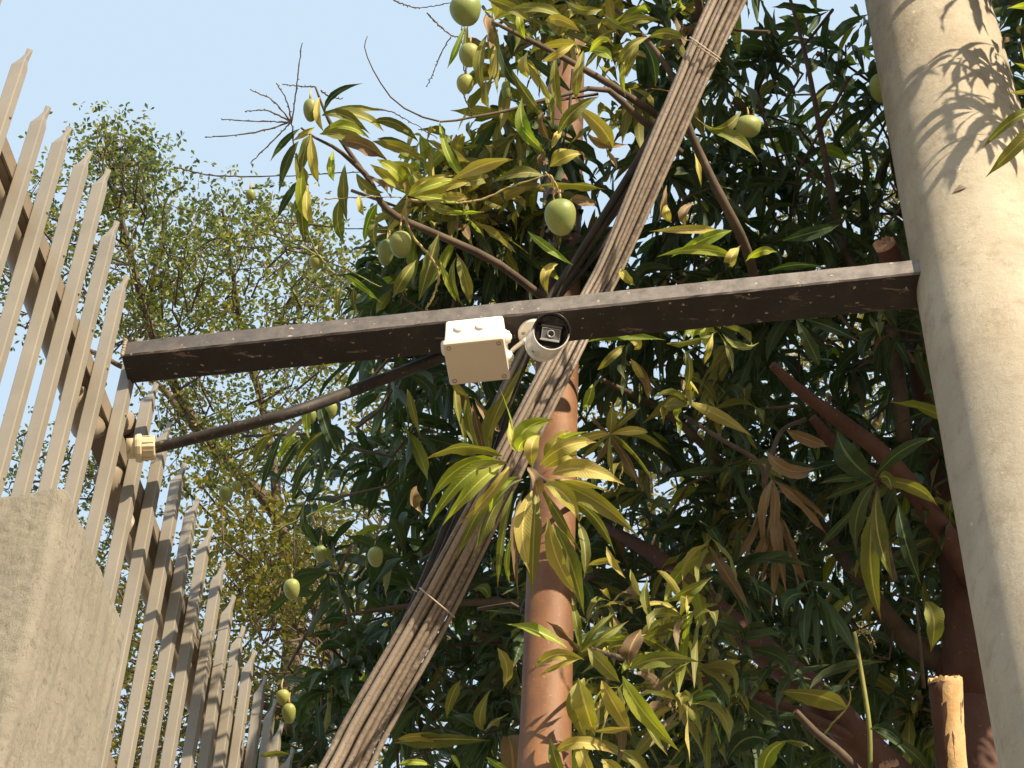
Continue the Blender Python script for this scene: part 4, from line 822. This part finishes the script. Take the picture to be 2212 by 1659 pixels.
L((1275, 110), (1310, 105), (1325, 135), 26, 5.18, FRE, .1); L((1140, 110), (1125, 140), (1145, 175), 34, 5.16, GOL, .2); L((1160, 150), (1175, 190), (1190, 220), 18, 5.16, OLI, .2); L((1330, 60), (1370, 30), (1430, 45), 24, 5.2, OLI, .2)
L((1380, 85), (1355, 130), (1345, 170), 28, 5.22, OLI, .2); L((1390, 90), (1420, 130), (1415, 190), 26, 5.24, GRE, .3); L((1350, 130), (1335, 160), (1352, 210), 15, 5.2, FRE, .2); L((1400, 80), (1440, 60), (1480, 85), 30, 5.22, OLI, .2)
L((1385, 70), (1330, 60), (1305, 30), 18, 5.2, OLI, .2); L((1400, 80), (1350, 95), (1330, 150), 22, 5.2, OLI, .3)
# leaves above the beam right of the cables
U_ = (1590, 560)
L(U_, (1530, 520), (1418, 555), 26, 5.15, FRE, .1); L((1560, 500), (1500, 490), (1400, 500), 22, 5.15, GOL, .1); L((1580, 498), (1520, 510), (1450, 555), 30, 5.15, FRE, .3); L((1610, 565), (1640, 530), (1680, 545), 24, 5.15, FRE, .1)
L((1580, 575), (1570, 560), (1600, 530), 30, 5.12, GOL, .1); L((1660, 585), (1730, 560), (1790, 580), 24, 5.16, GRE, .2); L((1480, 490), (1465, 450), (1500, 440), 22, 5.2, DRY, .2); L((1450, 480), (1430, 460), (1445, 440), 22, 5.2, GOL, .2); L((1500, 330), (1510, 370), (1515, 405), 14, 5.2, GOL, .2)
L((1440, 400), (1430, 450), (1420, 480), 14, 5.25, DRY, .3); L((1690, 520), (1760, 500), (1815, 485), 34, 5.25, GRE, .2); L((1600, 240), (1560, 310), (1500, 250), 30, 5.3, OLI, .3); L((1530, 280), (1600, 290), (1640, 350), 32, 5.3, OLI, .2)
L((1340, 580), (1350, 600), (1372, 617), 22, 5.2, GOL, .2)
# leaves right below the beam
W_ = (1445, 750)
L((1270, 738), (1340, 715), (1440, 735), 20, 5.13, FRE, .1); L((1440, 742), (1500, 740), (1550, 715), 30, 5.14, OLI, .2); L((1370, 755), (1400, 740), (1330, 715), 22, 5.16, GOL, .3); L((1360, 780), (1410, 810), (1400, 865), 26, 5.12, DRY, .2); L((1362, 775), (1385, 800), (1390, 830), 20, 5.1, GOL, .1)
L((1280, 830), (1275, 860), (1258, 890), 24, 5.14, FRE, .2); L((1290, 800), (1330, 760), (1350, 745), 22, 5.16, OLI, .2); L((1540, 720), (1530, 760), (1520, 790), 16, 5.14, GOL, .2); L((1480, 760), (1500, 790), (1480, 850), 22, 5.2, OLI, .4)
L((1640, 740), (1600, 770), (1560, 720), 20, 5.2, OLI, .5); L((1740, 690), (1790, 700), (1860, 740), 28, 5.25, GRE, .2); L((1720, 690), (1760, 760), (1770, 790), 34, 5.25, GRE, .1); L((1830, 650), (1760, 640), (1745, 655), 24, 5.25, OLI, .3)
# dark rosette at right with broad grey-green leaves
G_ = (1893, 1035)
L((1885, 1035), (1820, 990), (1808, 930), 62, 5.16, GRE, .1); L((1890, 1030), (1940, 960), (2020, 945), 34, 5.2, GRE, .3); L(G_, (1820, 1025), (1768, 1045), 20, 5.18, GRE, .2); L(G_, (1830, 1055), (1778, 1080), 20, 5.18, GRE, .3)
L((1905, 1040), (1985, 1035), (2028, 1095), 36, 5.2, OLI, .2); L((1890, 1045), (1835, 1095), (1850, 1200), 38, 5.14, GRE, .2); L((1895, 1060), (1880, 1150), (1930, 1255), 42, 5.15, OLI, .1); L((1895, 1080), (1860, 1200), (1905, 1345), 50, 5.18, OLI, .2)
L((1940, 1090), (1950, 1170), (1990, 1265), 40, 5.22, GRE, .3); L((1900, 1030), (1925, 1020), (1925, 1060), 34, 5.13, OLI, .1); L((1870, 1075), (1790, 1160), (1770, 1180), 20, 5.25, GRE, .4); L((2000, 1300), (2030, 1330), (2010, 1410), 50, 5.25, OLI, .2)
# dry brown bunch
E_ = (1668, 1035)
for (c, t, w_, ro) in (((1640, 1090), (1655, 1230), 24, .4), ((1690, 1110), (1640, 1270), 26, .3), ((1670, 1120), (1700, 1290), 28, .5), ((1740, 1080), (1790, 1160), 22, .3), ((1735, 1060), (1790, 1130), 18, .6), ((1620, 1120), (1600, 1250), 24, .7), ((1700, 1150), (1730, 1300), 26, .2), ((1650, 1180), (1610, 1310), 24, .2),
                       ((1680, 1200), (1665, 1330), 22, .4), ((1720, 1180), (1750, 1290), 20, .6), ((1630, 1150), (1570, 1240), 22, .4), ((1660, 1090), (1690, 1220), 22, .9)):
    L(E_ if t[1] < 1290 else (1675, 1110), c, t, w_, 5.2 + .03 * ro, DRY, ro)
L((1655, 975), (1700, 1040), (1762, 1010), 34, 5.18, DRY, .1); L((1700, 930), (1740, 950), (1790, 965), 32, 5.22, DRY, .2); L((1460, 1235), (1530, 1195), (1600, 1205), 22, 5.2, DRY, .2); L((900, 1050), (880, 1080), (915, 1115), 30, 5.3, DRY, .2)
# bottom right
L((1830, 1530), (1770, 1490), (1680, 1495), 60, 5.08, OLI, .3); L((1880, 1575), (1920, 1560), (1960, 1620), 26, 5.1, GRE, .1); L((1885, 1575), (1990, 1620), (2020, 1690), 26, 5.12, GRE, .3); L((1660, 1600), (1600, 1570), (1568, 1650), 50, 5.12, GRE, .1)
L((1700, 1600), (1640, 1620), (1650, 1690), 46, 5.02, FRE, .3); L((1700, 1600), (1740, 1600), (1760, 1620), 30, 5.02, OLI, .5); L((1680, 1570), (1610, 1520), (1590, 1500), 40, 5.2, GRE, .3); L((1500, 1460), (1520, 1500), (1510, 1550), 20, 5.2, GRE, .3); L((1500, 1590), (1470, 1620), (1500, 1660), 20, 5.15, GRE, .4)
# right edge in front of the concrete pole
L((2260, 235), (2190, 235), (2118, 326), 26, 4.72, OLI, .3); L((2265, 250), (2200, 310), (2128, 384), 34, 4.70, OLI, .1); L((2250, 195), (2215, 200), (2175, 200), 12, 4.72, GOL, .3); L((2260, 150), (2225, 150), (2190, 135), 14, 4.74, FRE, .3)
L((2260, 20), (2230, 5), (2175, 18), 20, 4.74, FRE, .2); L((2290, 240), (2230, 190), (2205, 90), 26, 4.76, OLI, .3)
# left drooping spray beside the small trees
H_ = (640, 940)
L((600, 930), (550, 950), (548, 1020), 22, 5.3, OLI, .2); L((610, 930), (590, 980), (560, 1070), 24, 5.3, GRE, .3); L((640, 935), (610, 960), (600, 1000), 20, 5.3, FRE, .3); L((655, 945), (610, 990), (590, 1060), 22, 5.32, GRE, .2)
L((700, 930), (640, 970), (640, 1010), 26, 5.3, OLI, .3); L((670, 860), (655, 900), (668, 950), 24, 5.24, FRE, .2); L((690, 970), (640, 1010), (630, 1090), 24, 5.34, GRE, .3); L((690, 860), (700, 940), (740, 990), 32, 5.28, GRE, .1); L((735, 620), (722, 650), (735, 685), 18, 5.28, OLI, .1)
L((745, 595), (760, 600), (825, 655), 18, 5.24, FRE, .2); L((765, 620), (760, 650), (772, 680), 15, 5.26, OLI, .2); L((880, 840), (890, 880), (910, 950), 20, 5.25, OLI, .2); L((690, 1180), (640, 1140), (660, 1080), 20, 5.4, GRE, .2)
L((560, 1635), (590, 1620), (640, 1630), 16, 5.3, OLI, .2); L((850, 640), (870, 600), (900, 560), 30, 5.3, OLI, .3); L((985, 650), (960, 600), (950, 560), 18, 5.24, FRE, .2); L((1015, 655), (1010, 600), (985, 545), 30, 5.24, OLI, .2)
L((995, 655), (965, 600), (985, 555), 18, 5.22, OLI, .4); L((905, 650), (930, 560), (950, 500), 34, 5.28, OLI, .3); L((760, 750), (700, 770), (660, 800), 22, 5.28, OLI, .3)

tocam = np.array(TOCAM)
def hand_leaf(b, c, t, w_, d, dd, roll, k, i):
    r = np.random.default_rng(500 + i); z = r.normal(0, .018, 3)
    p0 = P(b[0], b[1], d + dd[0] + .02); p1 = P(c[0], c[1], d + dd[1] + z[1]); p2 = P(t[0], t[1], d + dd[2] + z[2] + .03)
    # pull the control point so that the curve passes near it
    nh = TOCAM + V(r.normal(0, .30, 3)) + DOWN * .15
    if k != DRY: wv, fo = (.10, .45) if k in (OLI, GOL) else (.07, .35)
    else: wv, fo = .22, .9
    W = w_ * d / F_PX * .94
    return leaf_batch(np.array([p0]), np.array([p1]), np.array([p2]), np.array([W]), np.array([nh]), np.array([roll * (1 if r.random() < .5 else -1)]), ns=10, nw=4, wave=wv, fold=fo, seed=900 + i, pet=.07)
order = HL[:]
off = parent_loc(mango)
print('hand leaves', len(order))
extra = order[300:]
for i, a in enumerate(order[:300]):
    vs, fc, uv = hand_leaf(*a, i); me = mesh_from('leaf', vs, fc, uv, [LEAFM[a[7]]], None, off)
    o = bpy.data.objects.new('leaf', me); COL.objects.link(o); o.parent = mango

# ---- leaf masses: clusters in depth
def clusters(cen, axis, n_lo, n_hi, Lm, seed, droop=(.4, 1.25), up_bias=0.0):
    r = np.random.default_rng(seed); P0 = []; P1 = []; P2 = []; W = []; NHs = []
    for c, a in zip(cen, axis):
        n = r.integers(n_lo, n_hi + 1); a = a / np.linalg.norm(a); ph = r.uniform(0, 6.28)
        o1_ = np.cross(a, [0.3, .5, .8]); o1_ /= np.linalg.norm(o1_); o2_ = np.cross(a, o1_)
        for k in range(n):
            fi = ph + k * 2.4; th = r.uniform(.45, 1.5); d = a * math.cos(th) + (o1_ * math.cos(fi) + o2_ * math.sin(fi)) * math.sin(th)
            Ln = Lm * r.uniform(.65, 1.25); g_ = r.uniform(*droop); p0 = c - a * r.uniform(0, .05) + r.normal(0, .004, 3)
            p1 = p0 + d * Ln * .48; d2 = d * (1 - g_) + np.array([0, 0, -1]) * g_; d2 /= np.linalg.norm(d2); p2 = p1 + d2 * Ln * .55
            P0.append(p0); P1.append(p1); P2.append(p2); W.append(Ln * r.uniform(.115, .185))
            nh = np.cross(np.cross(d, [0, 0, 1]) + 1e-3, d); nh = nh + r.normal(0, .35, 3); NHs.append(nh)
    return map(np.array, (P0, P1, P2, W, NHs))
def in_poly(x, y, poly):
    c = False; j = len(poly) - 1
    for i in range(len(poly)):
        if ((poly[i][1] > y) != (poly[j][1] > y)) and (x < (poly[j][0] - poly[i][0]) * (y - poly[i][1]) / (poly[j][1] - poly[i][1]) + poly[i][0]): c = not c
        j = i
    return c
def scatter(poly, n, d0, d1, seed, holes=()):
    r = random.Random(seed); xs = [p[0] for p in poly]; ys = [p[1] for p in poly]; out = []; tries = 0
    while len(out) < n and tries < n * 60:
        tries += 1; x, y_ = r.uniform(min(xs), max(xs)), r.uniform(min(ys), max(ys))
        if not in_poly(x, y_, poly): continue
        if any((x - hx) ** 2 / hr ** 2 + (y_ - hy) ** 2 / hr2 ** 2 < 1 for hx, hy, hr, hr2 in holes): continue
        out.append((x, y_, r.uniform(d0, d1)))
    return out
POLY_UP = [(1030, -40), (1000, 120), (1090, 260), (950, 330), (900, 470), (800, 470), (760, 560), (840, 660), (950, 660), (2100, 620), (2300, 300), (2500, -40)]
POLY_LOW = [(800, 620), (760, 780), (700, 860), (650, 980), (680, 1130), (700, 1260), (640, 1450), (620, 1560), (560, 1700), (2300, 1700), (2300, 560), (1400, 560)]
HOLES_UP = [(1000, 60, 60, 110), (1310, 95, 40, 70), (1280, 250, 30, 60), (1480, 30, 50, 50)]
cen = []; 
cen += scatter(POLY_UP, 88, 5.9, 6.7, 1, HOLES_UP)
cen += scatter([(1430, -40), (1380, 300), (1400, 620), (2150, 620), (2300, -40)], 150, 5.75, 7.3, 2)
cen += scatter([(860, 480), (840, 660), (1300, 660), (1260, 470), (1000, 440)], 75, 5.6, 6.4, 3)
cen += [c if c[0] > 1150 else (c[0], c[1], c[2] + .38) for c in scatter(POLY_LOW, 430, 5.6, 7.1, 4)]
cen += scatter([(1250, 700), (1250, 1700), (2200, 1700), (2150, 650)], 200, 5.6, 7.4, 5)
cen += scatter([(700, 1000), (700, 1650), (1150, 1650), (1100, 900)], 50, 6.0, 7.0, 6)
cen += scatter([(2190, -60), (2230, 260), (2420, 600), (2500, -60)], 22, 5.3, 6.4, 7)
# crown above and right of the picture: shades the mass below it
cen = [c for c in cen if (P(*c) - V((PC.x, PC.y, P(*c).z))).length > .40]
cen2 = scatter([(1250, -1500), (1150, -700), (1180, -90), (2430, -90), (2480, 900), (3600, 900), (3900, 400), (3900, -1500)], 1150, 5.30, 7.3, 12)
# gaps in the crown: these places are in the sun in the photograph, nothing may hang in their light
TG = [(BL + BD * (.03 + 1.42 * k / 22) - BN * .01 + UP * .02, .15) for k in range(23)]
TG += [(fs(-.05 + 1.1 * k / 16, z), .27) for k in range(17) for z in (5.0, 5.25, 5.5, 5.75, 5.9)]
TG += [(P(x, y_, d), .15) for x, y_, d in ((1571, 0, 5.5), (1525, 100, 5.5), (1470, 220, 5.45), (1421, 340, 5.4), (1375, 440, 5.38), (1329, 553, 5.35), (921, 1343, 5.1), (860, 1450, 5.08), (795, 1565, 5.05), (748, 1659, 5.0))]
TG += [(P(x, y_, 5.05), .16) for x, y_ in ((1080, 990), (1180, 980), (1260, 1000), (1000, 1080), (1200, 1120), (1250, 1350), (1270, 1480), (1330, 1550), (1420, 1430), (1440, 1600), (1130, 1360))]
TG += [(P(x, y_, 5.25), .16) for x, y_ in ((640, 400), (720, 300), (800, 330), (880, 420), (960, 400), (1060, 380), (1180, 300), (1210, 470), (1010, 20), (1010, 120), (1050, 200), (1250, 240), (760, 480), (870, 530), (1150, 120), (1250, 100), (1350, 120), (1540, 530), (1600, 570), (1450, 500), (1560, 320))]
TG += [(rp(1215 - .028 * k, k), .10) for k in (120, 200, 300, 400, 880, 960, 1260, 1330, 1480, 1540, 1620)]
TG += [(at_y(x, y_, PC.y - .12), .17) for x, y_ in ((2110, 430), (2180, 470), (2080, 760), (2180, 800), (2120, 950), (2200, 1000), (2150, 1150), (2200, 1350), (2200, 1550))]
TGB = [(P(x, y_, d), .24) for x, y_, d in ((1600, -60, 5.5), (1571, 0, 5.5), (1525, 100, 5.5), (1470, 220, 5.45), (1421, 340, 5.4), (1375, 440, 5.38), (1329, 553, 5.35), (921, 1343, 5.1), (890, 1400, 5.1), (860, 1450, 5.08), (795, 1565, 5.05), (748, 1659, 5.0))]
TG += TGB
TG += [(at_y(x, y_, PC.y - .12), .20) for x, y_ in ((1960, 40), (2060, 40), (2130, 60), (1960, 200), (2080, 200), (2160, 220), (2030, 330), (2130, 330), (1990, 100))]
_sv = np.array(SUNV)
def clear(c, TG=TG):
    p = np.array(P(*c))
    for t_, r2 in TG:
        q = p - np.array(t_); k = q.dot(_sv)
        if k > .12 and np.linalg.norm(q - _sv * k) < r2: return False
    return True
# unseen crown clusters added along the sun rays to shade the tree's dark side
_rb = random.Random(99); inv = RW.T
def over(n, poly, d0, d1):
    out = []
    for x, y_, d in scatter(poly, n, d0, d1, 98):
        k = _rb.uniform(.9, 1.9); p = np.array(P(x, y_, d)) + _sv * k; c = inv @ (p - EYE); xx = CX + F_PX * c[0] / -c[2]; yy = CY - F_PX * c[1] / -c[2]
        if yy < -110 or xx > 2440: out.append((xx, yy, -c[2]))
    return out
cen2 += over(700, [(1380, 640), (1380, 1250), (1500, 1700), (2150, 1700), (2050, 640)], 5.35, 6.3)
cen2 += over(160, [(1420, 60), (1420, 480), (1900, 480), (1880, 60)], 5.6, 6.6)
n0 = len(cen) + len(cen2); cen = [c for c in cen if clear(c)]; cen2 = [c for c in cen2 if clear(c)]
print('clusters', n0, len(cen), len(cen2))
cen2 = [c for c in cen2 if (P(*c) - V((PC.x, PC.y, P(*c).z))).length > .40]
cen = [c for c in cen if not (c[1] < 470 and abs(c[0] - 1222) < 105 and c[2] < 5.95)]
ar = np.array([P(*c) for c in cen]); r_ = np.random.default_rng(77); axis = r_.normal(0, .6, ar.shape) + np.array(-rt_im) * .25 + np.array([0, -.35, .05])
g1 = list(clusters(ar, axis, 7, 13, .165, 31))
ar2 = np.array([P(*c) for c in cen2]); g2 = list(clusters(ar2, r_.normal(0, .7, ar2.shape) + np.array([0, -.3, 0]), 8, 13, .18, 32))
# small sprays hanging in front of the pole out of frame, whose shadows dapple it
cen3 = []; _r3 = random.Random(41)
while len(cen3) < 17:
    x, y_ = _r3.uniform(1960, 2230), _r3.choice((_r3.uniform(20, 330), _r3.uniform(-80, 520)))
    p = np.array(at_y(x, y_, PC.y - .10)) + _sv * _r3.uniform(.38, .80); c = inv @ (p - EYE); xx = CX + F_PX * c[0] / -c[2]; yy = CY - F_PX * c[1] / -c[2]
    if yy < -90 or xx > 2330: cen3.append((xx, yy, -c[2]))
ar3 = np.array([P(*c) for c in cen3]); g3 = list(clusters(ar3, r_.normal(0, .6, ar3.shape) + np.array([-.3, -.2, -.1]), 6, 10, .17, 33))
cen4 = scatter([(1270, 1200), (1240, 1700), (1560, 1700), (1520, 1250)], 22, 4.72, 5.3, 61) + scatter([(900, 270), (860, 500), (1180, 530), (1280, 420), (1100, 260)], 46, 5.58, 5.95, 62)
cen4 += scatter([(1040, -20), (1050, 260), (1440, 300), (1490, -20)], 46, 5.5, 6.0, 63) + scatter([(1290, 700), (1290, 900), (1520, 860), (1560, 700)], 8, 5.25, 5.5, 64) + scatter([(840, 1560), (840, 1690), (1110, 1690), (1110, 1560)], 5, 5.25, 5.4, 65)
TGF = [(fs(-.05 + 1.1 * k / 16, z), .17) for k in range(17) for z in (4.9, 5.1, 5.3, 5.5, 5.7, 5.9)]
TGN = [(a_, .13) for a_, _r in TGB]
nb4 = len(cen4)
cen4 = [c for c in cen4 if clear(c, TGN) and clear(c, TGF) and not (1150 < c[0] < 1290 and 50 < c[1] < 420)]
nlit = len(cen4); cen4 += scatter([(1420, 1180), (1500, 1640), (1950, 1640), (1780, 1250)], 17, 5.08, 5.32, 71)
ar4 = np.array([P(*c) for c in cen4]); g4 = list(clusters(ar4, r_.normal(0, .6, ar4.shape) + np.array([-.1, -.3, -.2]), 6, 10, .145, 66, droop=(.4, 1.1)))
print('lit sprays', nb4, len(cen4)); nf = len(g4[0]); allg = [np.concatenate(q) for q in zip(g1, g2, g3, g4)]
P0, P1, P2, WW, NN = allg; N = len(P0)
dist = (P0 - EYE) @ (-tocam); rk = r_.random(N)
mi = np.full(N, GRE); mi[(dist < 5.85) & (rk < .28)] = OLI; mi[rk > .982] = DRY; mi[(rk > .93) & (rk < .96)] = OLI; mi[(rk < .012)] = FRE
rf = r_.random(nf); mi[-nf:] = np.where(rf < .45, OLI, np.where(rf < .68, GOL, np.where(rf < .82, FRE, np.where(rf < .90, DRY, GRE))))
xs4 = CX + F_PX * ((g4[0] - EYE) @ RW)[:, 0] / -((g4[0] - EYE) @ RW)[:, 2]; ys4 = CY - F_PX * ((g4[0] - EYE) @ RW)[:, 1] / -((g4[0] - EYE) @ RW)[:, 2]
mi[-nf:][(xs4 > 1560) & (ys4 > 1000)] = GRE
P1 = P1 + r_.normal(0, .011, P1.shape)
vs, fc, uv = leaf_batch(P0, P1, P2, WW, NN, r_.normal(0, .5, N), ns=7, nw=2, seed=5, wave=.13, fold=.35)
me = mesh_from('foliage', vs, fc, uv, LEAFM, mi, off); o = bpy.data.objects.new('foliage', me); COL.objects.link(o); o.parent = mango; o['kind'] = 'stuff'
print('mass leaves', N)
if extra:
    for i, a in enumerate(extra):
        vs, fc, uv = hand_leaf(*a, 300 + i)
        me = mesh_from('x', vs, fc, uv, [LEAFM[a[7]]], None, off)
        bm = bmesh.new() if i == 0 else bm
        k0 = len(bm.faces); bm.from_mesh(me); bm.faces.ensure_lookup_table()
        for f in bm.faces[k0:]: f.material_index = a[7]
    me2 = bpy.data.meshes.new('leaf_spray'); bm.to_mesh(me2); bm.free()
    for m in LEAFM: me2.materials.append(m)
    o = bpy.data.objects.new('leaf_spray', me2); COL.objects.link(o); o.parent = mango; o['kind'] = 'stuff'
# twigs that carry the clusters
mb = MB(); allc = list(zip(ar, axis / np.linalg.norm(axis, axis=1, keepdims=True)))
for i, (c, a) in enumerate(allc):
    if i % 2: continue
    c = V(c); a = V(a); b = c - a * .10 + V(r_.normal(0, .03, 3)); e = b - a * .07 + V(r_.normal(0, .07, 3))
    mb.tube([e, b, c], [.0042, .0032, .0022], 5)
mb.build('twigs', M_DBARK, mango, kind='stuff')

# ------------------------------------------------------------------ small leaved trees beyond
def small_tree(name, label, base, limbs, cents, leafL, mat, seed, per=26, flat=.35, rad=.115, group=None, D0=12):
    r = np.random.default_rng(seed); t = thing(name, label, 'tree', base, group); pts_all = []
    for li, (pts, rp_) in enumerate(limbs):
        s = spline([(*p, q) for p, q in zip(pts, rp_)], 26); pp_ = [P(a, b, c) for a, b, c, _ in s]
        for a_ in pp_: pts_all.append(a_)
        rad_ = [max(.004, 1.35 * q * c / F_PX) for _, _, c, q in s]
        if li == 0:
            first = pp_[0]; pp_ = [V(base) - UP * .3, V(base) * .6 + V((first.x, first.y, first.z)) * .4] + pp_; rad_ = [rad_[0] * 2.4, rad_[0] * 1.6] + rad_
        mb = MB(); mb.tube(pp_, rad_, 8, wob=.08); mb.build('trunk' if li == 0 else 'branch', M_DBARK, t)
    PA_ = np.array([tuple(p) for p in pts_all]); cc = np.array([tuple(P(*c)) for c in cents]); mb = MB(); L0 = []; Dd = []; 
    for c in cc:
        dd = np.linalg.norm(PA_ - c, axis=1) + (PA_[:, 2] - c[2]).clip(0) * 1.5; b = V(PA_[int(np.argmin(dd))]); c_ = V(c)
        if dd.min() > .45: b = c_ + (b - c_).normalized() * .22 - UP * .08
        mid2 = (b + c_) / 2 + V(r.normal(0, .05, 3)) - UP * .04
        mb.tube([b, mid2, c_], [.0055, .004, .0025], 4)
        for q in range(2):                                   # little side twigs, leaves sit in rosettes on them
            e = c_ + V(np.clip(r.normal(0, .6, 3), -1, 1) * np.array([rad, rad, rad * flat])); mb.tube([c_, e], [.0022, .0012], 3)
        n = int(per * r.uniform(.6, 1.4)); ros = r.normal(0, .85, (max(3, n // 5), 3)) * np.array([rad, rad, rad * flat]) + c
        k = r.integers(0, len(ros), n); dr = r.normal(0, 1, (n, 3)); dr[:, 2] = dr[:, 2] * .6 + .25; dr /= np.linalg.norm(dr, axis=1, keepdims=True)
        L0.append(ros[k] + dr * leafL * .25); Dd.append(dr)
    mb.build('twigs', M_DBARK, t, kind='stuff')
    L0 = np.concatenate(L0); Dd = np.concatenate(Dd); n = len(L0); Ls = leafL * r.uniform(.6, 1.25, n)[:, None]
    # obovate leaf: 5 points folded on the midrib
    up = np.array([0, 0, 1.0]) + r.normal(0, .5, (n, 3)); S = np.cross(Dd, up); S /= np.linalg.norm(S, axis=1, keepdims=True) + 1e-9; N_ = np.cross(S, Dd)
    w_ = Ls * .24; A = L0; B = L0 + Dd * Ls * .62 - S * w_ + N_ * w_ * .3; T = L0 + Dd * Ls; D2 = L0 + Dd * Ls * .62 + S * w_ + N_ * w_ * .3
    vs = np.stack([A, B, T, D2], 1); fc = np.array([(0, 1, 2, 3)]); uv = np.array([(0.5, 0), (0, .6), (.5, 1), (1, .6)])
    me = mesh_from('crown', vs, fc, uv, [mat], None, t.location); o = bpy.data.objects.new('crown', me); COL.objects.link(o); o.parent = t; o['kind'] = 'stuff'
    print(name, n); return t
PL1 = [(165, 245), (275, 232), (300, 260), (315, 320), (360, 325), (340, 372), (430, 390), (500, 400), (560, 412), (660, 450), (760, 560), (790, 700), (700, 850), (640, 1000), (520, 1060), (560, 1120), (430, 1130), (230, 1110), (60, 1000), (0, 960), (-60, 700), (-40, 560), (60, 320), (120, 400), (170, 330)]
c1 = scatter([(195, 285), (260, 275), (280, 300), (290, 340), (290, 390), (240, 410), (205, 350)], 20, 11.5, 12.3, 41)
c1 += scatter([(240, 350), (335, 350), (330, 385), (250, 440)], 11, 11.5, 12.3, 42)
c1 += scatter([(340, 410), (500, 428), (560, 445), (670, 485), (780, 610), (780, 690), (250, 720), (240, 400)], 175, 11.3, 13, 43, [(470, 590, 40, 60), (300, 560, 20, 60), (560, 560, 40, 30)])
c1 += scatter([(250, 700), (820, 700), (700, 900), (600, 1050), (360, 1060), (330, 850)], 150, 11.5, 13.2, 44, [(520, 990, 45, 30), (420, 880, 30, 30)])
c1 += scatter([(-40, 380), (60, 370), (170, 420), (180, 700), (0, 800), (-60, 640)], 60, 11.5, 12.6, 45, [(40, 760, 80, 60)])
c1 += scatter([(0, 960), (120, 960), (250, 1000), (330, 1250), (240, 1350), (150, 1150), (0, 1050)], 60, 12, 13, 46)
l1 = [([(640, 1330, 11.8), (600, 1120, 12), (510, 1020, 12), (440, 940, 12), (370, 820, 12), (315, 680, 12), (285, 560, 12), (255, 440, 12), (235, 330, 12), (225, 260, 12)], [15, 12, 10, 9, 8, 6.5, 5, 3.5, 2.2, 1.2]),
      ([(510, 1020, 12), (400, 900, 12.1), (340, 830, 12.2), (240, 780, 12.3), (120, 700, 12.4), (60, 500, 12.4)], [8, 7, 5, 4, 3, 2]),
      ([(315, 690, 12), (330, 600, 12), (350, 520, 12), (360, 430, 12), (400, 400, 12)], [5, 4, 3, 2.2, 1.5]),
      ([(600, 1120, 12), (590, 1000, 12.2), (560, 850, 12.3), (530, 760, 12.3), (510, 640, 12.2), (495, 540, 12.1), (480, 450, 12)], [9, 7, 6, 5, 4, 3, 2]),
      ([(540, 780, 12.3), (590, 720, 12.3), (620, 660, 12.3), (660, 590, 12.3), (700, 520, 12.3)], [5, 4, 3.5, 2.5, 1.5])]
b0 = P(640, 1659, 12); b0.z = 0
small_tree('small_leaved_tree', 'tall airy tree with tiny blue-green leaves behind the picket fence', b0, l1, [c for i, c in enumerate(c1) if i % 3 or c[1] < 400], .027, M_TINY, 51, per=84)
c2 = scatter([(460, 1100), (520, 1070), (640, 1080), (740, 1130), (760, 1320), (640, 1400), (500, 1280), (440, 1180)], 95, 10.4, 11.6, 47)
c2 += scatter([(150, 1180), (430, 1200), (620, 1330), (700, 1500), (700, 1760), (100, 1760)], 260, 10.6, 12.4, 48, [(570, 1390, 40, 40), (330, 1330, 20, 30)])
l2 = [([(760, 1560, 10.8), (720, 1420, 10.9), (680, 1300, 11), (640, 1200, 11), (600, 1130, 11)], [16, 14, 11, 8, 5]), ([(720, 1420, 10.9), (620, 1330, 11), (540, 1230, 11), (480, 1150, 11)], [8, 6, 4, 2]),
      ([(760, 1560, 10.9), (600, 1530, 11.3), (420, 1500, 11.5), (280, 1450, 11.7), (200, 1350, 11.8)], [9, 7, 6, 4, 3])]
b0 = P(770, 1659, 10.9); b0.z = 0
small_tree('golden_leaved_tree', 'lower sunlit tree with small golden-green leaves behind the far pickets', b0, l2, [c for i, c in enumerate(c2) if i % 4], .030, M_TINYG, 52, per=75)
c3 = scatter([(660, 900), (700, 1760), (2350, 1760), (2350, 500), (1750, 420), (1300, 700), (800, 800)], 560, 10.5, 13.5, 49)
c3 += scatter([(1500, 250), (2250, 250), (2300, 700), (1500, 700)], 60, 11, 13.5, 50)
l3 = [([(1500, 1750, 11.5), (1450, 1400, 11.8), (1400, 1100, 12), (1380, 800, 12)], [22, 18, 12, 6]), ([(1450, 1400, 11.8), (1700, 1200, 12), (1900, 900, 12), (1950, 600, 12)], [12, 10, 7, 3]), ([(1450, 1400, 11.8), (1200, 1300, 12), (950, 1150, 12)], [10, 7, 4])]
b0 = P(1500, 1659, 11.5); b0.z = 0
small_tree('background_tree', 'sunlit small-leaved tree glimpsed through gaps behind the mango foliage', b0, l3, c3, .031, M_TINYG, 53, per=60)
